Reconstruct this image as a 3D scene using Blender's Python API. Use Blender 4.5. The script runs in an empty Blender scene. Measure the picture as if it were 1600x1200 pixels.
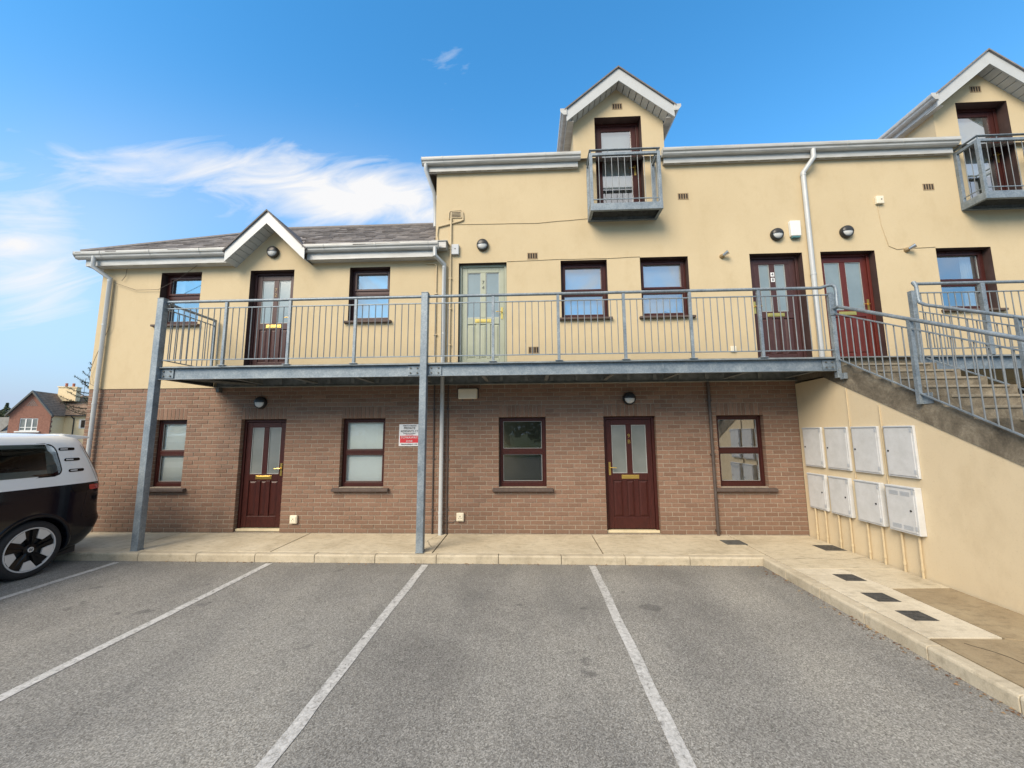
import bpy, bmesh, math, random
from mathutils import Vector, Matrix
random.seed(7)
PI = math.pi
SC = bpy.context.scene
COL = SC.collection

# ------------------------------------------------------------------ camera
cam_d = bpy.data.cameras.new("camera")
cam = bpy.data.objects.new("camera", cam_d)
COL.objects.link(cam)
SC.camera = cam
cam_d.sensor_width = 36.0
cam_d.sensor_fit = 'HORIZONTAL'
cam_d.lens = 36.0 * 613.66 / 1600.0
cam_d.clip_start = 0.05
cam_d.clip_end = 3000
pit, yaw, rol = math.radians(7.1377), math.radians(2.527), math.radians(-0.3832)
fw = Vector((-math.sin(yaw) * math.cos(pit), math.cos(yaw) * math.cos(pit), math.sin(pit)))
rt = Vector((math.cos(yaw), math.sin(yaw), 0))
up = rt.cross(fw)
r2 = math.cos(rol) * rt + math.sin(rol) * up
u2 = -math.sin(rol) * rt + math.cos(rol) * up
CAM = Vector((0, -7.2, 1.7575))
cam.matrix_world = Matrix(((r2.x, u2.x, -fw.x, CAM.x), (r2.y, u2.y, -fw.y, CAM.y), (r2.z, u2.z, -fw.z, CAM.z), (0, 0, 0, 1)))


def ray(px, py):
    return (r2 * ((px - 800) / 613.66) - u2 * ((py - 600) / 613.66) + fw).normalized()


# ------------------------------------------------------------------ light
SUN_EL, SUN_AZ = math.radians(37), math.radians(213)   # azimuth measured from +Y clockwise: behind the viewer, a little left
sun_d = bpy.data.lights.new("sun", 'SUN')
sun_d.energy = 2.35
sun_d.angle = math.radians(34)
sun_d.color = (1.0, 0.86, 0.69)
sun = bpy.data.objects.new("sun", sun_d)
COL.objects.link(sun)
sdir = Vector((math.sin(SUN_AZ) * math.cos(SUN_EL), math.cos(SUN_AZ) * math.cos(SUN_EL), math.sin(SUN_EL)))
sun.rotation_euler = (-sdir).to_track_quat('-Z', 'Y').to_euler()
sun.location = (0, -20, 30)

W = bpy.data.worlds.new("World")
SC.world = W
W.use_nodes = True
wn, wl = W.node_tree.nodes, W.node_tree.links
wn.clear()


def wnode(t, **kw):
    n = wn.new(t)
    for k, v in kw.items():
        setattr(n, k, v)
    return n


def wmath(op, a, b=None, c=None, clamp=False):
    n = wn.new('ShaderNodeMath')
    n.operation = op
    n.use_clamp = clamp
    for i, v in enumerate((a, b, c)):
        if v is None:
            continue
        if isinstance(v, (int, float)):
            n.inputs[i].default_value = v
        else:
            wl.new(v, n.inputs[i])
    return n.outputs[0]


def wdot(vec, d):
    n = wn.new('ShaderNodeVectorMath')
    n.operation = 'DOT_PRODUCT'
    wl.new(vec, n.inputs[0])
    n.inputs[1].default_value = d
    return n.outputs['Value']


sky = wnode('ShaderNodeTexSky')
sky.sky_type = 'NISHITA'
sky.sun_disc = False
sky.sun_elevation = SUN_EL
sky.sun_rotation = SUN_AZ
sky.air_density = 1.0
sky.dust_density = 0.6
sky.ozone_density = 2.2
hsv = wnode('ShaderNodeHueSaturation')
hsv.inputs['Saturation'].default_value = 1.12
hsv.inputs['Value'].default_value = 1.0
hsv.inputs['Hue'].default_value = 0.488
wl.new(sky.outputs[0], hsv.inputs['Color'])
tc = wnode('ShaderNodeTexCoord')
D3 = tc.outputs['Generated']
# cirrus: fine noise stretched along the streak direction, gathered by soft patches of the sky
streak = (ray(700, 235) - ray(100, 300)).normalized()
zen = ray(500, 270)
nrm = zen.cross(streak).normalized()
comb = wnode('ShaderNodeCombineXYZ')
wl.new(wmath('MULTIPLY', wdot(D3, streak), 4.0), comb.inputs[0])
wl.new(wmath('MULTIPLY', wdot(D3, nrm), 13.0), comb.inputs[1])
wl.new(wmath('MULTIPLY', wdot(D3, zen), 5.0), comb.inputs[2])
noi = wnode('ShaderNodeTexNoise')
noi.inputs['Scale'].default_value = 1.35
noi.inputs['Detail'].default_value = 9
noi.inputs['Roughness'].default_value = 0.58
noi.inputs['Distortion'].default_value = 0.9
wl.new(comb.outputs[0], noi.inputs['Vector'])


def patch(px, py, px2, py2, half, amp):
    """soft elongated patch of sky from one direction to another, `half` wide (radians)"""
    a, b = ray(px, py), ray(px2, py2)
    c = ((a + b) / 2).normalized()
    t = (b - a)
    ln = t.length / 2
    t = (t - c * t.dot(c)).normalized()
    n = c.cross(t).normalized()
    x = wmath('DIVIDE', wdot(D3, t), ln * 1.05)
    y = wmath('DIVIDE', wdot(D3, n), half)
    e = wmath('ADD', wmath('POWER', wmath('ABSOLUTE', x), 2.0), wmath('POWER', wmath('ABSOLUTE', y), 2.0))
    g = wmath('POWER', 2.71828, wmath('MULTIPLY', e, -1.0))
    g = wmath('MULTIPLY', g, wmath('GREATER_THAN', wdot(D3, c), 0.0))
    return wmath('MULTIPLY', g, amp)


ps = [patch(350, 265, 690, 300, 0.065, 0.88), patch(-60, 235, 420, 275, 0.045, 0.56),
      patch(430, 330, 690, 320, 0.05, 0.72), patch(-120, 330, 120, 380, 0.07, 0.50), patch(-80, 440, 170, 470, 0.10, 0.52),
      patch(640, 80, 780, 95, 0.05, 0.27), patch(840, 150, 900, 120, 0.04, 0.24)]
tot = ps[0]
for p in ps[1:]:
    tot = wmath('ADD', tot, p)
# thin streaks over the remaining sky as well
big = wnode('ShaderNodeTexNoise')
big.inputs['Scale'].default_value = 1.7
big.inputs['Detail'].default_value = 2
wl.new(D3, big.inputs['Vector'])
tot = wmath('ADD', tot, wmath('MULTIPLY', wmath('SUBTRACT', big.outputs['Fac'], 0.56, clamp=True), 0.3))
# unseen broken white cloud added behind and beside the viewer for soft, neutral light
behind = wmath('MULTIPLY', wmath('ADD', wdot(D3, (0, -1, 0)), 0.5, clamp=True), wmath('MULTIPLY', wmath('SUBTRACT', wdot(D3, (0, 0, 1)), 0.12), 2.6, clamp=True))
behind = wmath('MULTIPLY', behind, 1.3)
tot = wmath('ADD', tot, behind)
cl = wmath('SUBTRACT', wmath('ADD', wmath('MULTIPLY', tot, 0.86), wmath('MULTIPLY', noi.outputs['Fac'], 1.6)), 1.10, clamp=True)
cl = wmath('MULTIPLY', cl, 1.35, clamp=True)
film = wmath('ADD', patch(-150, 330, 250, 500, 0.20, 0.30), patch(150, 300, 720, 330, 0.12, 0.16))
cl = wmath('ADD', cl, film, clamp=True)
sep = wnode('ShaderNodeSeparateXYZ')
wl.new(D3, sep.inputs[0])
# pale veil towards the horizon
veil = wmath('POWER', wmath('SUBTRACT', 1.0, wmath('MAXIMUM', sep.outputs['Z'], 0.0)), 3.6)
veil = wmath('MULTIPLY', veil, 1.25, clamp=True)
hazec = wnode('ShaderNodeMix', data_type='RGBA')
wl.new(veil, hazec.inputs[0])
hazec.inputs[7].default_value = (2.15, 2.85, 3.75, 1)
cloudc = wnode('ShaderNodeMix', data_type='RGBA')
wl.new(cl, cloudc.inputs[0])
tint = wnode('ShaderNodeMix', data_type='RGBA', blend_type='MULTIPLY')
tint.inputs[0].default_value = 1.0
wl.new(hsv.outputs[0], tint.inputs[6])
tint.inputs[7].default_value = (0.56, 1.2, 1.5, 1)
wl.new(tint.outputs[2], hazec.inputs[6])
wl.new(hazec.outputs[2], cloudc.inputs[6])
cloudc.inputs[7].default_value = (4.3, 4.3, 4.35, 1)
bg = wnode('ShaderNodeBackground')
bg.inputs['Strength'].default_value = 0.104
wl.new(cloudc.outputs[2], bg.inputs['Color'])
wo = wnode('ShaderNodeOutputWorld')
wl.new(bg.outputs[0], wo.inputs[0])

vs = SC.view_settings
SC.display_settings.display_device = 'sRGB'
vs.view_transform = 'Standard'
vs.look = 'None'
vs.exposure = 1.09
vs.gamma = 1.0
vs.use_curve_mapping = False
SC.cycles.max_bounces = 6
SC.cycles.diffuse_bounces = 3
SC.cycles.transparent_max_bounces = 12
SC.cycles.use_denoising = True


# ------------------------------------------------------------------ materials
class NT:
    def __init__(self, name):
        self.m = bpy.data.materials.new(name)
        self.m.use_nodes = True
        self.n, self.l = self.m.node_tree.nodes, self.m.node_tree.links
        self.b = self.n['Principled BSDF']
        self.out = self.n['Material Output']
        self.tc = self.n.new('ShaderNodeTexCoord')
        self.geo = self.n.new('ShaderNodeNewGeometry')
        self.pos = self.geo.outputs['Position']

    def set(self, **kw):
        for k, v in kw.items():
            k = k.replace('_', ' ')
            if k == 'Base Color' and len(v) == 3:
                v = (*v, 1)
            self.b.inputs[k].default_value = v
        return self

    def map(self, scale=(1, 1, 1), src=None, rot=(0, 0, 0)):
        mp = self.n.new('ShaderNodeMapping')
        mp.inputs['Scale'].default_value = scale
        mp.inputs['Rotation'].default_value = rot
        self.l.new(src or self.pos, mp.inputs[0])
        return mp.outputs[0]

    def noise(self, scale, detail=4, rough=0.55, src=None, dist=0.0):
        x = self.n.new('ShaderNodeTexNoise')
        x.inputs['Scale'].default_value = scale
        x.inputs['Detail'].default_value = detail
        x.inputs['Roughness'].default_value = rough
        x.inputs['Distortion'].default_value = dist
        self.l.new(src or self.pos, x.inputs['Vector'])
        return x.outputs['Fac']

    def voro(self, scale, src=None, feature='F1', out='Distance'):
        x = self.n.new('ShaderNodeTexVoronoi')
        x.feature = feature
        x.inputs['Scale'].default_value = scale
        self.l.new(src or self.pos, x.inputs['Vector'])
        return x.outputs[out]

    def ramp(self, fac, stops):
        x = self.n.new('ShaderNodeValToRGB')
        el = x.color_ramp.elements
        while len(el) < len(stops):
            el.new(0.5)
        for e, (p, c) in zip(el, stops):
            e.position = p
            e.color = (*c, 1) if len(c) == 3 else c
        self.l.new(fac, x.inputs[0])
        return x.outputs[0]

    def mix(self, fac, a, b, mode='MIX'):
        x = self.n.new('ShaderNodeMix')
        x.data_type = 'RGBA'
        x.blend_type = mode
        for i, v in ((0, fac), (6, a), (7, b)):
            if isinstance(v, (int, float)):
                x.inputs[i].default_value = v
            elif isinstance(v, tuple):
                x.inputs[i].default_value = (*v, 1) if len(v) == 3 else v
            else:
                self.l.new(v, x.inputs[i])
        return x.outputs[2]

    def math(self, op, a, b=None, clamp=False):
        x = self.n.new('ShaderNodeMath')
        x.operation = op
        x.use_clamp = clamp
        for i, v in enumerate((a, b)):
            if v is None:
                continue
            if isinstance(v, (int, float)):
                x.inputs[i].default_value = v
            else:
                self.l.new(v, x.inputs[i])
        return x.outputs[0]

    def color(self, s):
        self.l.new(s, self.b.inputs['Base Color'])
        return self

    def rough(self, s):
        self.l.new(s, self.b.inputs['Roughness'])
        return self

    def bump(self, h, strength=0.3, dist=0.01):
        x = self.n.new('ShaderNodeBump')
        x.inputs['Strength'].default_value = strength
        x.inputs['Distance'].default_value = dist
        self.l.new(h, x.inputs['Height'])
        self.l.new(x.outputs[0], self.b.inputs['Normal'])
        return self

    def rand(self):
        oi = self.n.new('ShaderNodeObjectInfo')
        return self.math('FRACT', self.math('ADD', oi.outputs['Random'], self.geo.outputs['Random Per Island']))


M = {}


def simple(name, col, rough=0.5, metal=0.0, spec=0.5, var=0.12, vscale=6.0, bump=0.0, bscale=200, coat=0.0):
    t = NT(name)
    t.set(Roughness=rough, Metallic=metal)
    t.b.inputs['Specular IOR Level'].default_value = spec
    if coat:
        t.b.inputs['Coat Weight'].default_value = coat
        t.b.inputs['Coat Roughness'].default_value = 0.03
    lo = tuple(c * (1 - var) for c in col)
    hi = tuple(min(1, c * (1 + var)) for c in col)
    t.color(t.ramp(t.noise(vscale, 5, 0.6), [(0.3, lo), (0.7, hi)]))
    if bump:
        t.bump(t.noise(bscale, 3), bump, 0.004)
    M[name] = t.m
    return t


def build_mats():
    # facing brick
    t = NT('facing_brick')
    r = t.rand()
    base = t.ramp(r, [(0.0, (0.183, 0.111, 0.078)), (0.3, (0.205, 0.124, 0.087)), (0.6, (0.222, 0.135, 0.094)), (0.85, (0.245, 0.152, 0.107)), (1.0, (0.190, 0.121, 0.090))])
    n = t.noise(38, 5, 0.65)
    c = t.mix(0.55, base, t.ramp(n, [(0.3, (0.35, 0.35, 0.35)), (0.5, (0.5, 0.5, 0.5)), (0.72, (0.66, 0.64, 0.62))]), 'OVERLAY')
    st = t.noise(0.9, 4, 0.6)
    c = t.mix(t.ramp(st, [(0.50, (0, 0, 0)), (0.75, (0.4, 0.4, 0.4))]), c, (0.22, 0.14, 0.10))
    sz = t.n.new('ShaderNodeSeparateXYZ')
    t.l.new(t.pos, sz.inputs[0])
    damp = t.math('SUBTRACT', t.math('MULTIPLY', t.noise(2.6, 5, 0.65), 0.85), sz.outputs['Z'], clamp=True)
    c = t.mix(t.math('MULTIPLY', damp, 1.1, clamp=True), c, (0.15, 0.10, 0.07))
    t.color(c)
    t.set(Roughness=0.88)
    t.b.inputs['Specular IOR Level'].default_value = 0.25
    t.bump(t.math('ADD', t.noise(160, 4, 0.7), t.math('MULTIPLY', t.noise(40, 3), 0.7)), 0.5, 0.006)
    M['brick'] = t.m
    t = NT('mortar')
    n = t.noise(14, 4, 0.6)
    t.color(t.ramp(n, [(0.3, (0.235, 0.192, 0.148)), (0.7, (0.35, 0.30, 0.235))]))
    t.set(Roughness=0.95)
    t.bump(t.noise(300, 3), 0.4, 0.004)
    M['mortar'] = t.m
    # cream render
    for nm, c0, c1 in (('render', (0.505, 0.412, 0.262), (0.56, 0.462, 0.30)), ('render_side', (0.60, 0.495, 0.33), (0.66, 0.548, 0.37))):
        t = NT(nm)
        n1 = t.noise(0.55, 5, 0.6)
        c = t.ramp(n1, [(0.3, c0), (0.7, c1)])
        sv = t.noise(2.2, 6, 0.7, src=t.map((1.0, 1.0, 0.55)))
        c = t.mix(t.ramp(sv, [(0.50, (0, 0, 0)), (0.78, (0.34, 0.34, 0.34))]), c, (0.40, 0.305, 0.175))
        sp = t.noise(60, 3, 0.7)
        c = t.mix(t.ramp(sp, [(0.30, (0.22, 0.22, 0.22)), (0.42, (0, 0, 0))]), c, (0.37, 0.28, 0.165))
        t.color(c)
        t.set(Roughness=0.92)
        t.b.inputs['Specular IOR Level'].default_value = 0.2
        t.bump(t.math('ADD', t.noise(220, 3, 0.6), t.math('MULTIPLY', t.noise(7, 3), 1.4)), 0.35, 0.006)
        M[nm] = t.m
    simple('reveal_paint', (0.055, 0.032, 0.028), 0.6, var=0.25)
    # stained hardwood
    for nm, a, b in (('mahogany', (0.032, 0.009, 0.0075), (0.064, 0.016, 0.0125)), ('dark_hardwood', (0.045, 0.022, 0.021), (0.078, 0.036, 0.034)), ('red_hardwood', (0.075, 0.015, 0.012), (0.125, 0.025, 0.018))):
        t = NT(nm)
        g = t.noise(9, 5, 0.6, src=t.map((9, 9, 0.9)), dist=0.6)
        t.color(t.ramp(g, [(0.3, a), (0.7, b)]))
        t.set(Roughness=0.38)
        t.b.inputs['Specular IOR Level'].default_value = 0.3
        t.bump(g, 0.08, 0.003)
        M[nm] = t.m
    simple('sage_paint', (0.33, 0.355, 0.27), 0.4, var=0.06)
    simple('sill', (0.085, 0.062, 0.052), 0.75, var=0.25, vscale=20, bump=0.3)
    # galvanised steel with spangle
    t = NT('galvanised')
    v = t.voro(55, out='Color')
    bw = t.n.new('ShaderNodeRGBToBW')
    t.l.new(v, bw.inputs[0])
    n = t.noise(5, 5, 0.6)
    c = t.ramp(t.math('ADD', t.math('MULTIPLY', bw.outputs[0], 0.28), t.math('MULTIPLY', n, 0.72)), [(0.3, (0.14, 0.175, 0.205)), (0.5, (0.20, 0.24, 0.275)), (0.7, (0.28, 0.325, 0.355))])
    wl_ = t.noise(14, 4, 0.7, src=t.map((1, 1, 0.25)))
    c = t.mix(t.ramp(wl_, [(0.62, (0, 0, 0)), (0.78, (0.5, 0.5, 0.5))]), c, (0.50, 0.53, 0.54))
    t.color(c)
    t.set(Roughness=0.5, Metallic=0.35)
    t.rough(t.ramp(n, [(0.3, (0.42, 0.42, 0.42)), (0.7, (0.6, 0.6, 0.6))]))
    M['galv'] = t.m
    simple('bar_steel', (0.165, 0.185, 0.20), 0.5, 0.25, var=0.2, vscale=8)
    simple('dull_galv', (0.20, 0.215, 0.215), 0.6, 0.2, var=0.3, vscale=10)
    simple('dark_steel', (0.10, 0.105, 0.10), 0.6, 0.2, var=0.35, vscale=12)
    t = simple('upvc', (0.45, 0.47, 0.475), 0.35, var=0.05)
    t2 = NT('gutter_upvc')
    d = t2.noise(4, 5, 0.65, src=t2.map((0.6, 3, 6)))
    t2.color(t2.ramp(d, [(0.3, (0.36, 0.36, 0.34)), (0.65, (0.52, 0.53, 0.52))]))
    t2.set(Roughness=0.4)
    M['gutter_upvc'] = t2.m
    simple('brass', (0.70, 0.48, 0.13), 0.28, 0.9, var=0.1)
    simple('steel_bright', (0.6, 0.6, 0.6), 0.25, 0.9)
    simple('black_plastic', (0.018, 0.019, 0.021), 0.4, var=0.1)
    simple('rubber', (0.02, 0.02, 0.021), 0.75, var=0.2, vscale=30)
    simple('lamp_diffuser', (0.56, 0.57, 0.56), 0.3, var=0.05)
    simple('cream_plastic', (0.72, 0.66, 0.52), 0.45, var=0.06)
    simple('grey_plastic', (0.42, 0.45, 0.48), 0.5, var=0.06)
    simple('white_plastic', (0.70, 0.71, 0.68), 0.4, var=0.05)
    simple('teal_plastic', (0.06, 0.17, 0.18), 0.4)
    simple('pipe_paint', (0.50, 0.405, 0.255), 0.6, var=0.08, vscale=20)
    simple('brown_pipe', (0.075, 0.058, 0.05), 0.5, var=0.2)
    t = NT('meter_white')
    n = t.noise(7, 5, 0.65)
    c = t.ramp(n, [(0.3, (0.50, 0.51, 0.505)), (0.7, (0.60, 0.61, 0.615))])
    n2 = t.noise(26, 5, 0.7)
    c = t.mix(t.ramp(n2, [(0.60, (0, 0, 0)), (0.74, (0.4, 0.4, 0.4))]), c, (0.40, 0.385, 0.34))
    t.color(c)
    t.set(Roughness=0.5)
    M['meter_white'] = t.m
    simple('vent_terracotta', (0.30, 0.22, 0.13), 0.8, var=0.2, vscale=30)
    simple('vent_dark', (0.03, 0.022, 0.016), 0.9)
    # concrete
    for nm, c0, c1, c2 in (('pavement', (0.40, 0.34, 0.235), (0.51, 0.445, 0.32), (0.58, 0.515, 0.385)),
                           ('pavement_new', (0.48, 0.42, 0.31), (0.57, 0.51, 0.39), (0.64, 0.58, 0.46)),
                           ('pavement_brown', (0.22, 0.165, 0.095), (0.29, 0.225, 0.135), (0.36, 0.29, 0.18)),
                           ('kerb', (0.37, 0.315, 0.225), (0.47, 0.41, 0.30), (0.54, 0.48, 0.365))):
        t = NT(nm)
        n = t.noise(1.3, 6, 0.65, dist=0.5)
        c = t.ramp(n, [(0.3, c0), (0.5, c1), (0.72, c2)])
        n2 = t.noise(9, 6, 0.7, src=t.map((0.7, 1.6, 1), rot=(0, 0, 0.5)))
        c = t.mix(t.ramp(n2, [(0.50, (0, 0, 0)), (0.72, (0.6, 0.6, 0.6))]), c, tuple(v * 0.6 for v in c0))
        n3 = t.noise(2.4, 6, 0.7, src=t.map((2.2, 0.7, 1), rot=(0, 0, -0.35)), dist=1.2)
        c = t.mix(t.ramp(n3, [(0.54, (0, 0, 0)), (0.74, (0.45, 0.45, 0.45))]), c, tuple(v * 0.7 for v in c0))
        t.color(t.mix(0.35, c, t.ramp(t.noise(120, 4, 0.7), [(0.3, (0.3, 0.3, 0.3)), (0.7, (0.7, 0.7, 0.7))]), 'OVERLAY'))
        t.set(Roughness=0.93)
        t.bump(t.math('ADD', t.noise(150, 4, 0.7), t.noise(18, 4)), 0.35, 0.006)
        M[nm] = t.m
    t = NT('stair_concrete')
    n = t.noise(2.2, 6, 0.7, dist=1.0)
    c = t.ramp(n, [(0.3, (0.075, 0.063, 0.045)), (0.5, (0.165, 0.14, 0.102)), (0.70, (0.31, 0.27, 0.20))])
    c = t.mix(0.5, c, t.ramp(t.noise(45, 5, 0.7), [(0.3, (0.25, 0.25, 0.25)), (0.7, (0.72, 0.72, 0.72))]), 'OVERLAY')
    t.color(c)
    t.set(Roughness=0.95)
    t.bump(t.math('ADD', t.noise(90, 4, 0.7), t.noise(12, 4)), 0.5, 0.012)
    M['stair_concrete'] = t.m
    simple('nosing', (0.23, 0.20, 0.15), 0.9, var=0.2, vscale=15)
    # asphalt: pale aggregate in binder, with broad wear
    t = NT('asphalt')
    vcol = t.voro(125, out='Color')
    bw = t.n.new('ShaderNodeRGBToBW')
    t.l.new(vcol, bw.inputs[0])
    n0 = t.noise(75, 5, 0.75, dist=0.8)
    g = t.math('ADD', t.math('MULTIPLY', bw.outputs[0], 0.42), t.math('MULTIPLY', n0, 0.58))
    c = t.ramp(g, [(0.25, (0.085, 0.081, 0.072)), (0.40, (0.176, 0.169, 0.152)), (0.55, (0.268, 0.259, 0.235)), (0.72, (0.41, 0.40, 0.365)), (0.85, (0.57, 0.56, 0.53))])
    wear = t.noise(0.55, 5, 0.6, dist=0.4)
    c = t.mix(0.75, c, t.ramp(wear, [(0.30, (0.34, 0.34, 0.345)), (0.5, (0.5, 0.5, 0.5)), (0.70, (0.61, 0.605, 0.59))]), 'OVERLAY')
    trk = t.noise(1.0, 5, 0.6, src=t.map((1.25, 0.16, 1)))
    c = t.mix(0.55, c, t.ramp(trk, [(0.32, (0.36, 0.36, 0.365)), (0.5, (0.5, 0.5, 0.5)), (0.68, (0.60, 0.595, 0.58))]), 'OVERLAY')
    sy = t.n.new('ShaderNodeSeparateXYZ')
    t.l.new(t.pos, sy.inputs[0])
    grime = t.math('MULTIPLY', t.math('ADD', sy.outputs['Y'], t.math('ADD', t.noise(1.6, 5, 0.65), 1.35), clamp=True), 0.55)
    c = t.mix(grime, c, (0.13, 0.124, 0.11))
    drip = t.noise(3.2, 3, 0.5)
    c = t.mix(t.ramp(drip, [(0.69, (0, 0, 0)), (0.74, (0.5, 0.5, 0.5))]), c, (0.075, 0.073, 0.07))
    oil = t.noise(0.42, 4, 0.6, src=t.map((1, 0.55, 1)))
    c = t.mix(t.ramp(oil, [(0.55, (0, 0, 0)), (0.72, (0.45, 0.45, 0.45))]), c, (0.10, 0.10, 0.095))
    t.color(c)
    t.set(Roughness=0.88)
    t.b.inputs['Specular IOR Level'].default_value = 0.3
    t.bump(t.math('ADD', t.math('MULTIPLY', bw.outputs[0], 0.6), n0), 0.6, 0.008)
    M['asphalt'] = t.m
    t = NT('line_paint')
    w = t.noise(30, 6, 0.75, dist=0.6)
    w2 = t.noise(2.5, 4, 0.6)
    f = t.math('ADD', t.math('MULTIPLY', w, 0.75), t.math('MULTIPLY', w2, 0.25))
    t.color(t.ramp(f, [(0.38, (0.17, 0.165, 0.15)), (0.47, (0.40, 0.395, 0.375)), (0.64, (0.60, 0.595, 0.57))]))
    t.set(Roughness=0.8)
    t.bump(t.noise(90, 4, 0.7), 0.5, 0.006)
    M['line_paint'] = t.m
    simple('iron_cover', (0.068, 0.068, 0.066), 0.6, 0.3, var=0.35, vscale=14, bump=0.4, bscale=90)
    # glass
    for nm, fac, tint in (('glass', 0.075, (0.92, 0.95, 0.94)), ('glass_bright', 0.40, (0.85, 0.88, 0.88)), ('car_glass', 0.09, (0.30, 0.34, 0.33))):
        t = NT(nm)
        tr = t.n.new('ShaderNodeBsdfTransparent')
        tr.inputs[0].default_value = (*tint, 1)
        gl = t.n.new('ShaderNodeBsdfGlossy')
        gl.inputs['Roughness'].default_value = 0.015
        gl.inputs['Color'].default_value = (0.95, 0.97, 1.0, 1)
        fr = t.n.new('ShaderNodeFresnel')
        fr.inputs[0].default_value = 1.5
        mx = t.n.new('ShaderNodeMixShader')
        t.l.new(t.math('ADD', fr.outputs[0], fac - 0.04, clamp=True), mx.inputs[0])
        t.l.new(tr.outputs[0], mx.inputs[1])
        t.l.new(gl.outputs[0], mx.inputs[2])
        t.l.new(mx.outputs[0], t.out.inputs[0])
        # slight waviness of the panes
        b = t.n.new('ShaderNodeBump')
        b.inputs['Strength'].default_value = 0.05
        b.inputs['Distance'].default_value = 0.02
        t.l.new(t.noise(2.2, 2), b.inputs['Height'])
        t.l.new(b.outputs[0], gl.inputs['Normal'])
        M[nm] = t.m
    t = NT('frosted_glass')
    n = t.noise(1.4, 4, 0.6)
    t.color(t.ramp(n, [(0.3, (0.13, 0.145, 0.138)), (0.7, (0.21, 0.225, 0.215))]))
    t.set(Roughness=0.28)
    t.b.inputs['Specular IOR Level'].default_value = 0.7
    M['frosted'] = t.m
    t = NT('frosted_pale')
    n = t.noise(1.1, 4, 0.6)
    t.color(t.ramp(n, [(0.3, (0.16, 0.205, 0.22)), (0.7, (0.24, 0.30, 0.315))]))
    t.set(Roughness=0.18)
    t.b.inputs['Specular IOR Level'].default_value = 0.9
    M['frosted_pale'] = t.m
    simple('glazing_bead', (0.32, 0.34, 0.33), 0.4)
    simple('blind', (0.86, 0.88, 0.84), 0.8, var=0.04, vscale=2)
    simple('threshold_stone', (0.58, 0.50, 0.33), 0.7)
    simple('aged_brass', (0.30, 0.22, 0.12), 0.5, 0.4)
    simple('interior', (0.20, 0.19, 0.17), 0.9)
    simple('ornament_dark', (0.05, 0.045, 0.04), 0.7)
    # roofs
    t = NT('roof_slate')
    r = t.rand()
    c = t.ramp(r, [(0, (0.13, 0.118, 0.112)), (0.5, (0.20, 0.183, 0.175)), (1, (0.29, 0.265, 0.25))])
    n = t.noise(9, 5, 0.7, src=t.map((1, 2.5, 2.5)))
    t.color(t.mix(0.7, c, t.ramp(n, [(0.3, (0.3, 0.3, 0.3)), (0.7, (0.68, 0.67, 0.66))]), 'OVERLAY'))
    t.set(Roughness=0.85)
    t.bump(t.noise(60, 4), 0.4, 0.01)
    M['slate'] = t.m
    simple('roof_brown', (0.26, 0.19, 0.14), 0.95, spec=0.1, var=0.3, vscale=3)
    simple('roof_grey', (0.20, 0.20, 0.19), 0.85, var=0.2, vscale=2)
    simple('house_cream', (0.85, 0.68, 0.42), 0.9, var=0.05)
    simple('red_brick_far', (0.25, 0.12, 0.085), 0.9, var=0.3, vscale=9)
    simple('white_paint', (0.75, 0.75, 0.73), 0.5, var=0.04)
    simple('terracotta', (0.35, 0.12, 0.07), 0.8)
    # car
    t = NT('car_dark_blue')
    t.set(Base_Color=(0.0045, 0.0065, 0.011), Roughness=0.12)
    t.b.inputs['Specular IOR Level'].default_value = 0.32
    t.b.inputs['Coat Weight'].default_value = 0.12
    t.b.inputs['Coat Roughness'].default_value = 0.02
    M['car_dark'] = t.m
    t = NT('car_white')
    t.set(Base_Color=(0.86, 0.86, 0.84), Roughness=0.3)
    t.b.inputs['Coat Weight'].default_value = 1.0
    t.b.inputs['Coat Roughness'].default_value = 0.03
    M['car_white'] = t.m
    simple('alloy', (0.66, 0.66, 0.65), 0.35, 0.25, var=0.05)
    t = NT('gloss_black')
    t.set(Base_Color=(0.006, 0.006, 0.007), Roughness=0.25)
    t.b.inputs['Specular IOR Level'].default_value = 0.3
    M['gloss_black'] = t.m
    t = NT('red_lens')
    t.set(Base_Color=(0.42, 0.012, 0.015), Roughness=0.15)
    t.b.inputs['Coat Weight'].default_value = 1.0
    M['red_lens'] = t.m
    simple('sign_white', (0.72, 0.73, 0.74), 0.45, var=0.03)
    simple('sign_red', (0.62, 0.03, 0.04), 0.45, var=0.05)
    simple('sign_black', (0.02, 0.02, 0.022), 0.5)
    simple('bark', (0.07, 0.05, 0.035), 0.95, var=0.3)
    for nm, a, b in (('leaf_dark', (0.018, 0.032, 0.012), (0.05, 0.075, 0.025)), ('leaf_far', (0.05, 0.075, 0.04), (0.10, 0.12, 0.06))):
        t = NT(nm)
        t.color(t.ramp(t.rand(), [(0, a), (1, b)]))
        t.set(Roughness=0.7)
        M[nm] = t.m
    t = NT('grass')
    t.color(t.ramp(t.noise(3, 6, 0.7), [(0.3, (0.05, 0.085, 0.018)), (0.7, (0.11, 0.15, 0.035))]))
    t.set(Roughness=0.9)
    M['grass'] = t.m
    t = NT('dead_leaf')
    t.color(t.ramp(t.rand(), [(0, (0.10, 0.045, 0.02)), (0.6, (0.19, 0.10, 0.045)), (1, (0.32, 0.24, 0.13))]))
    t.set(Roughness=0.8)
    M['dead_leaf'] = t.m


build_mats()


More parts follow.
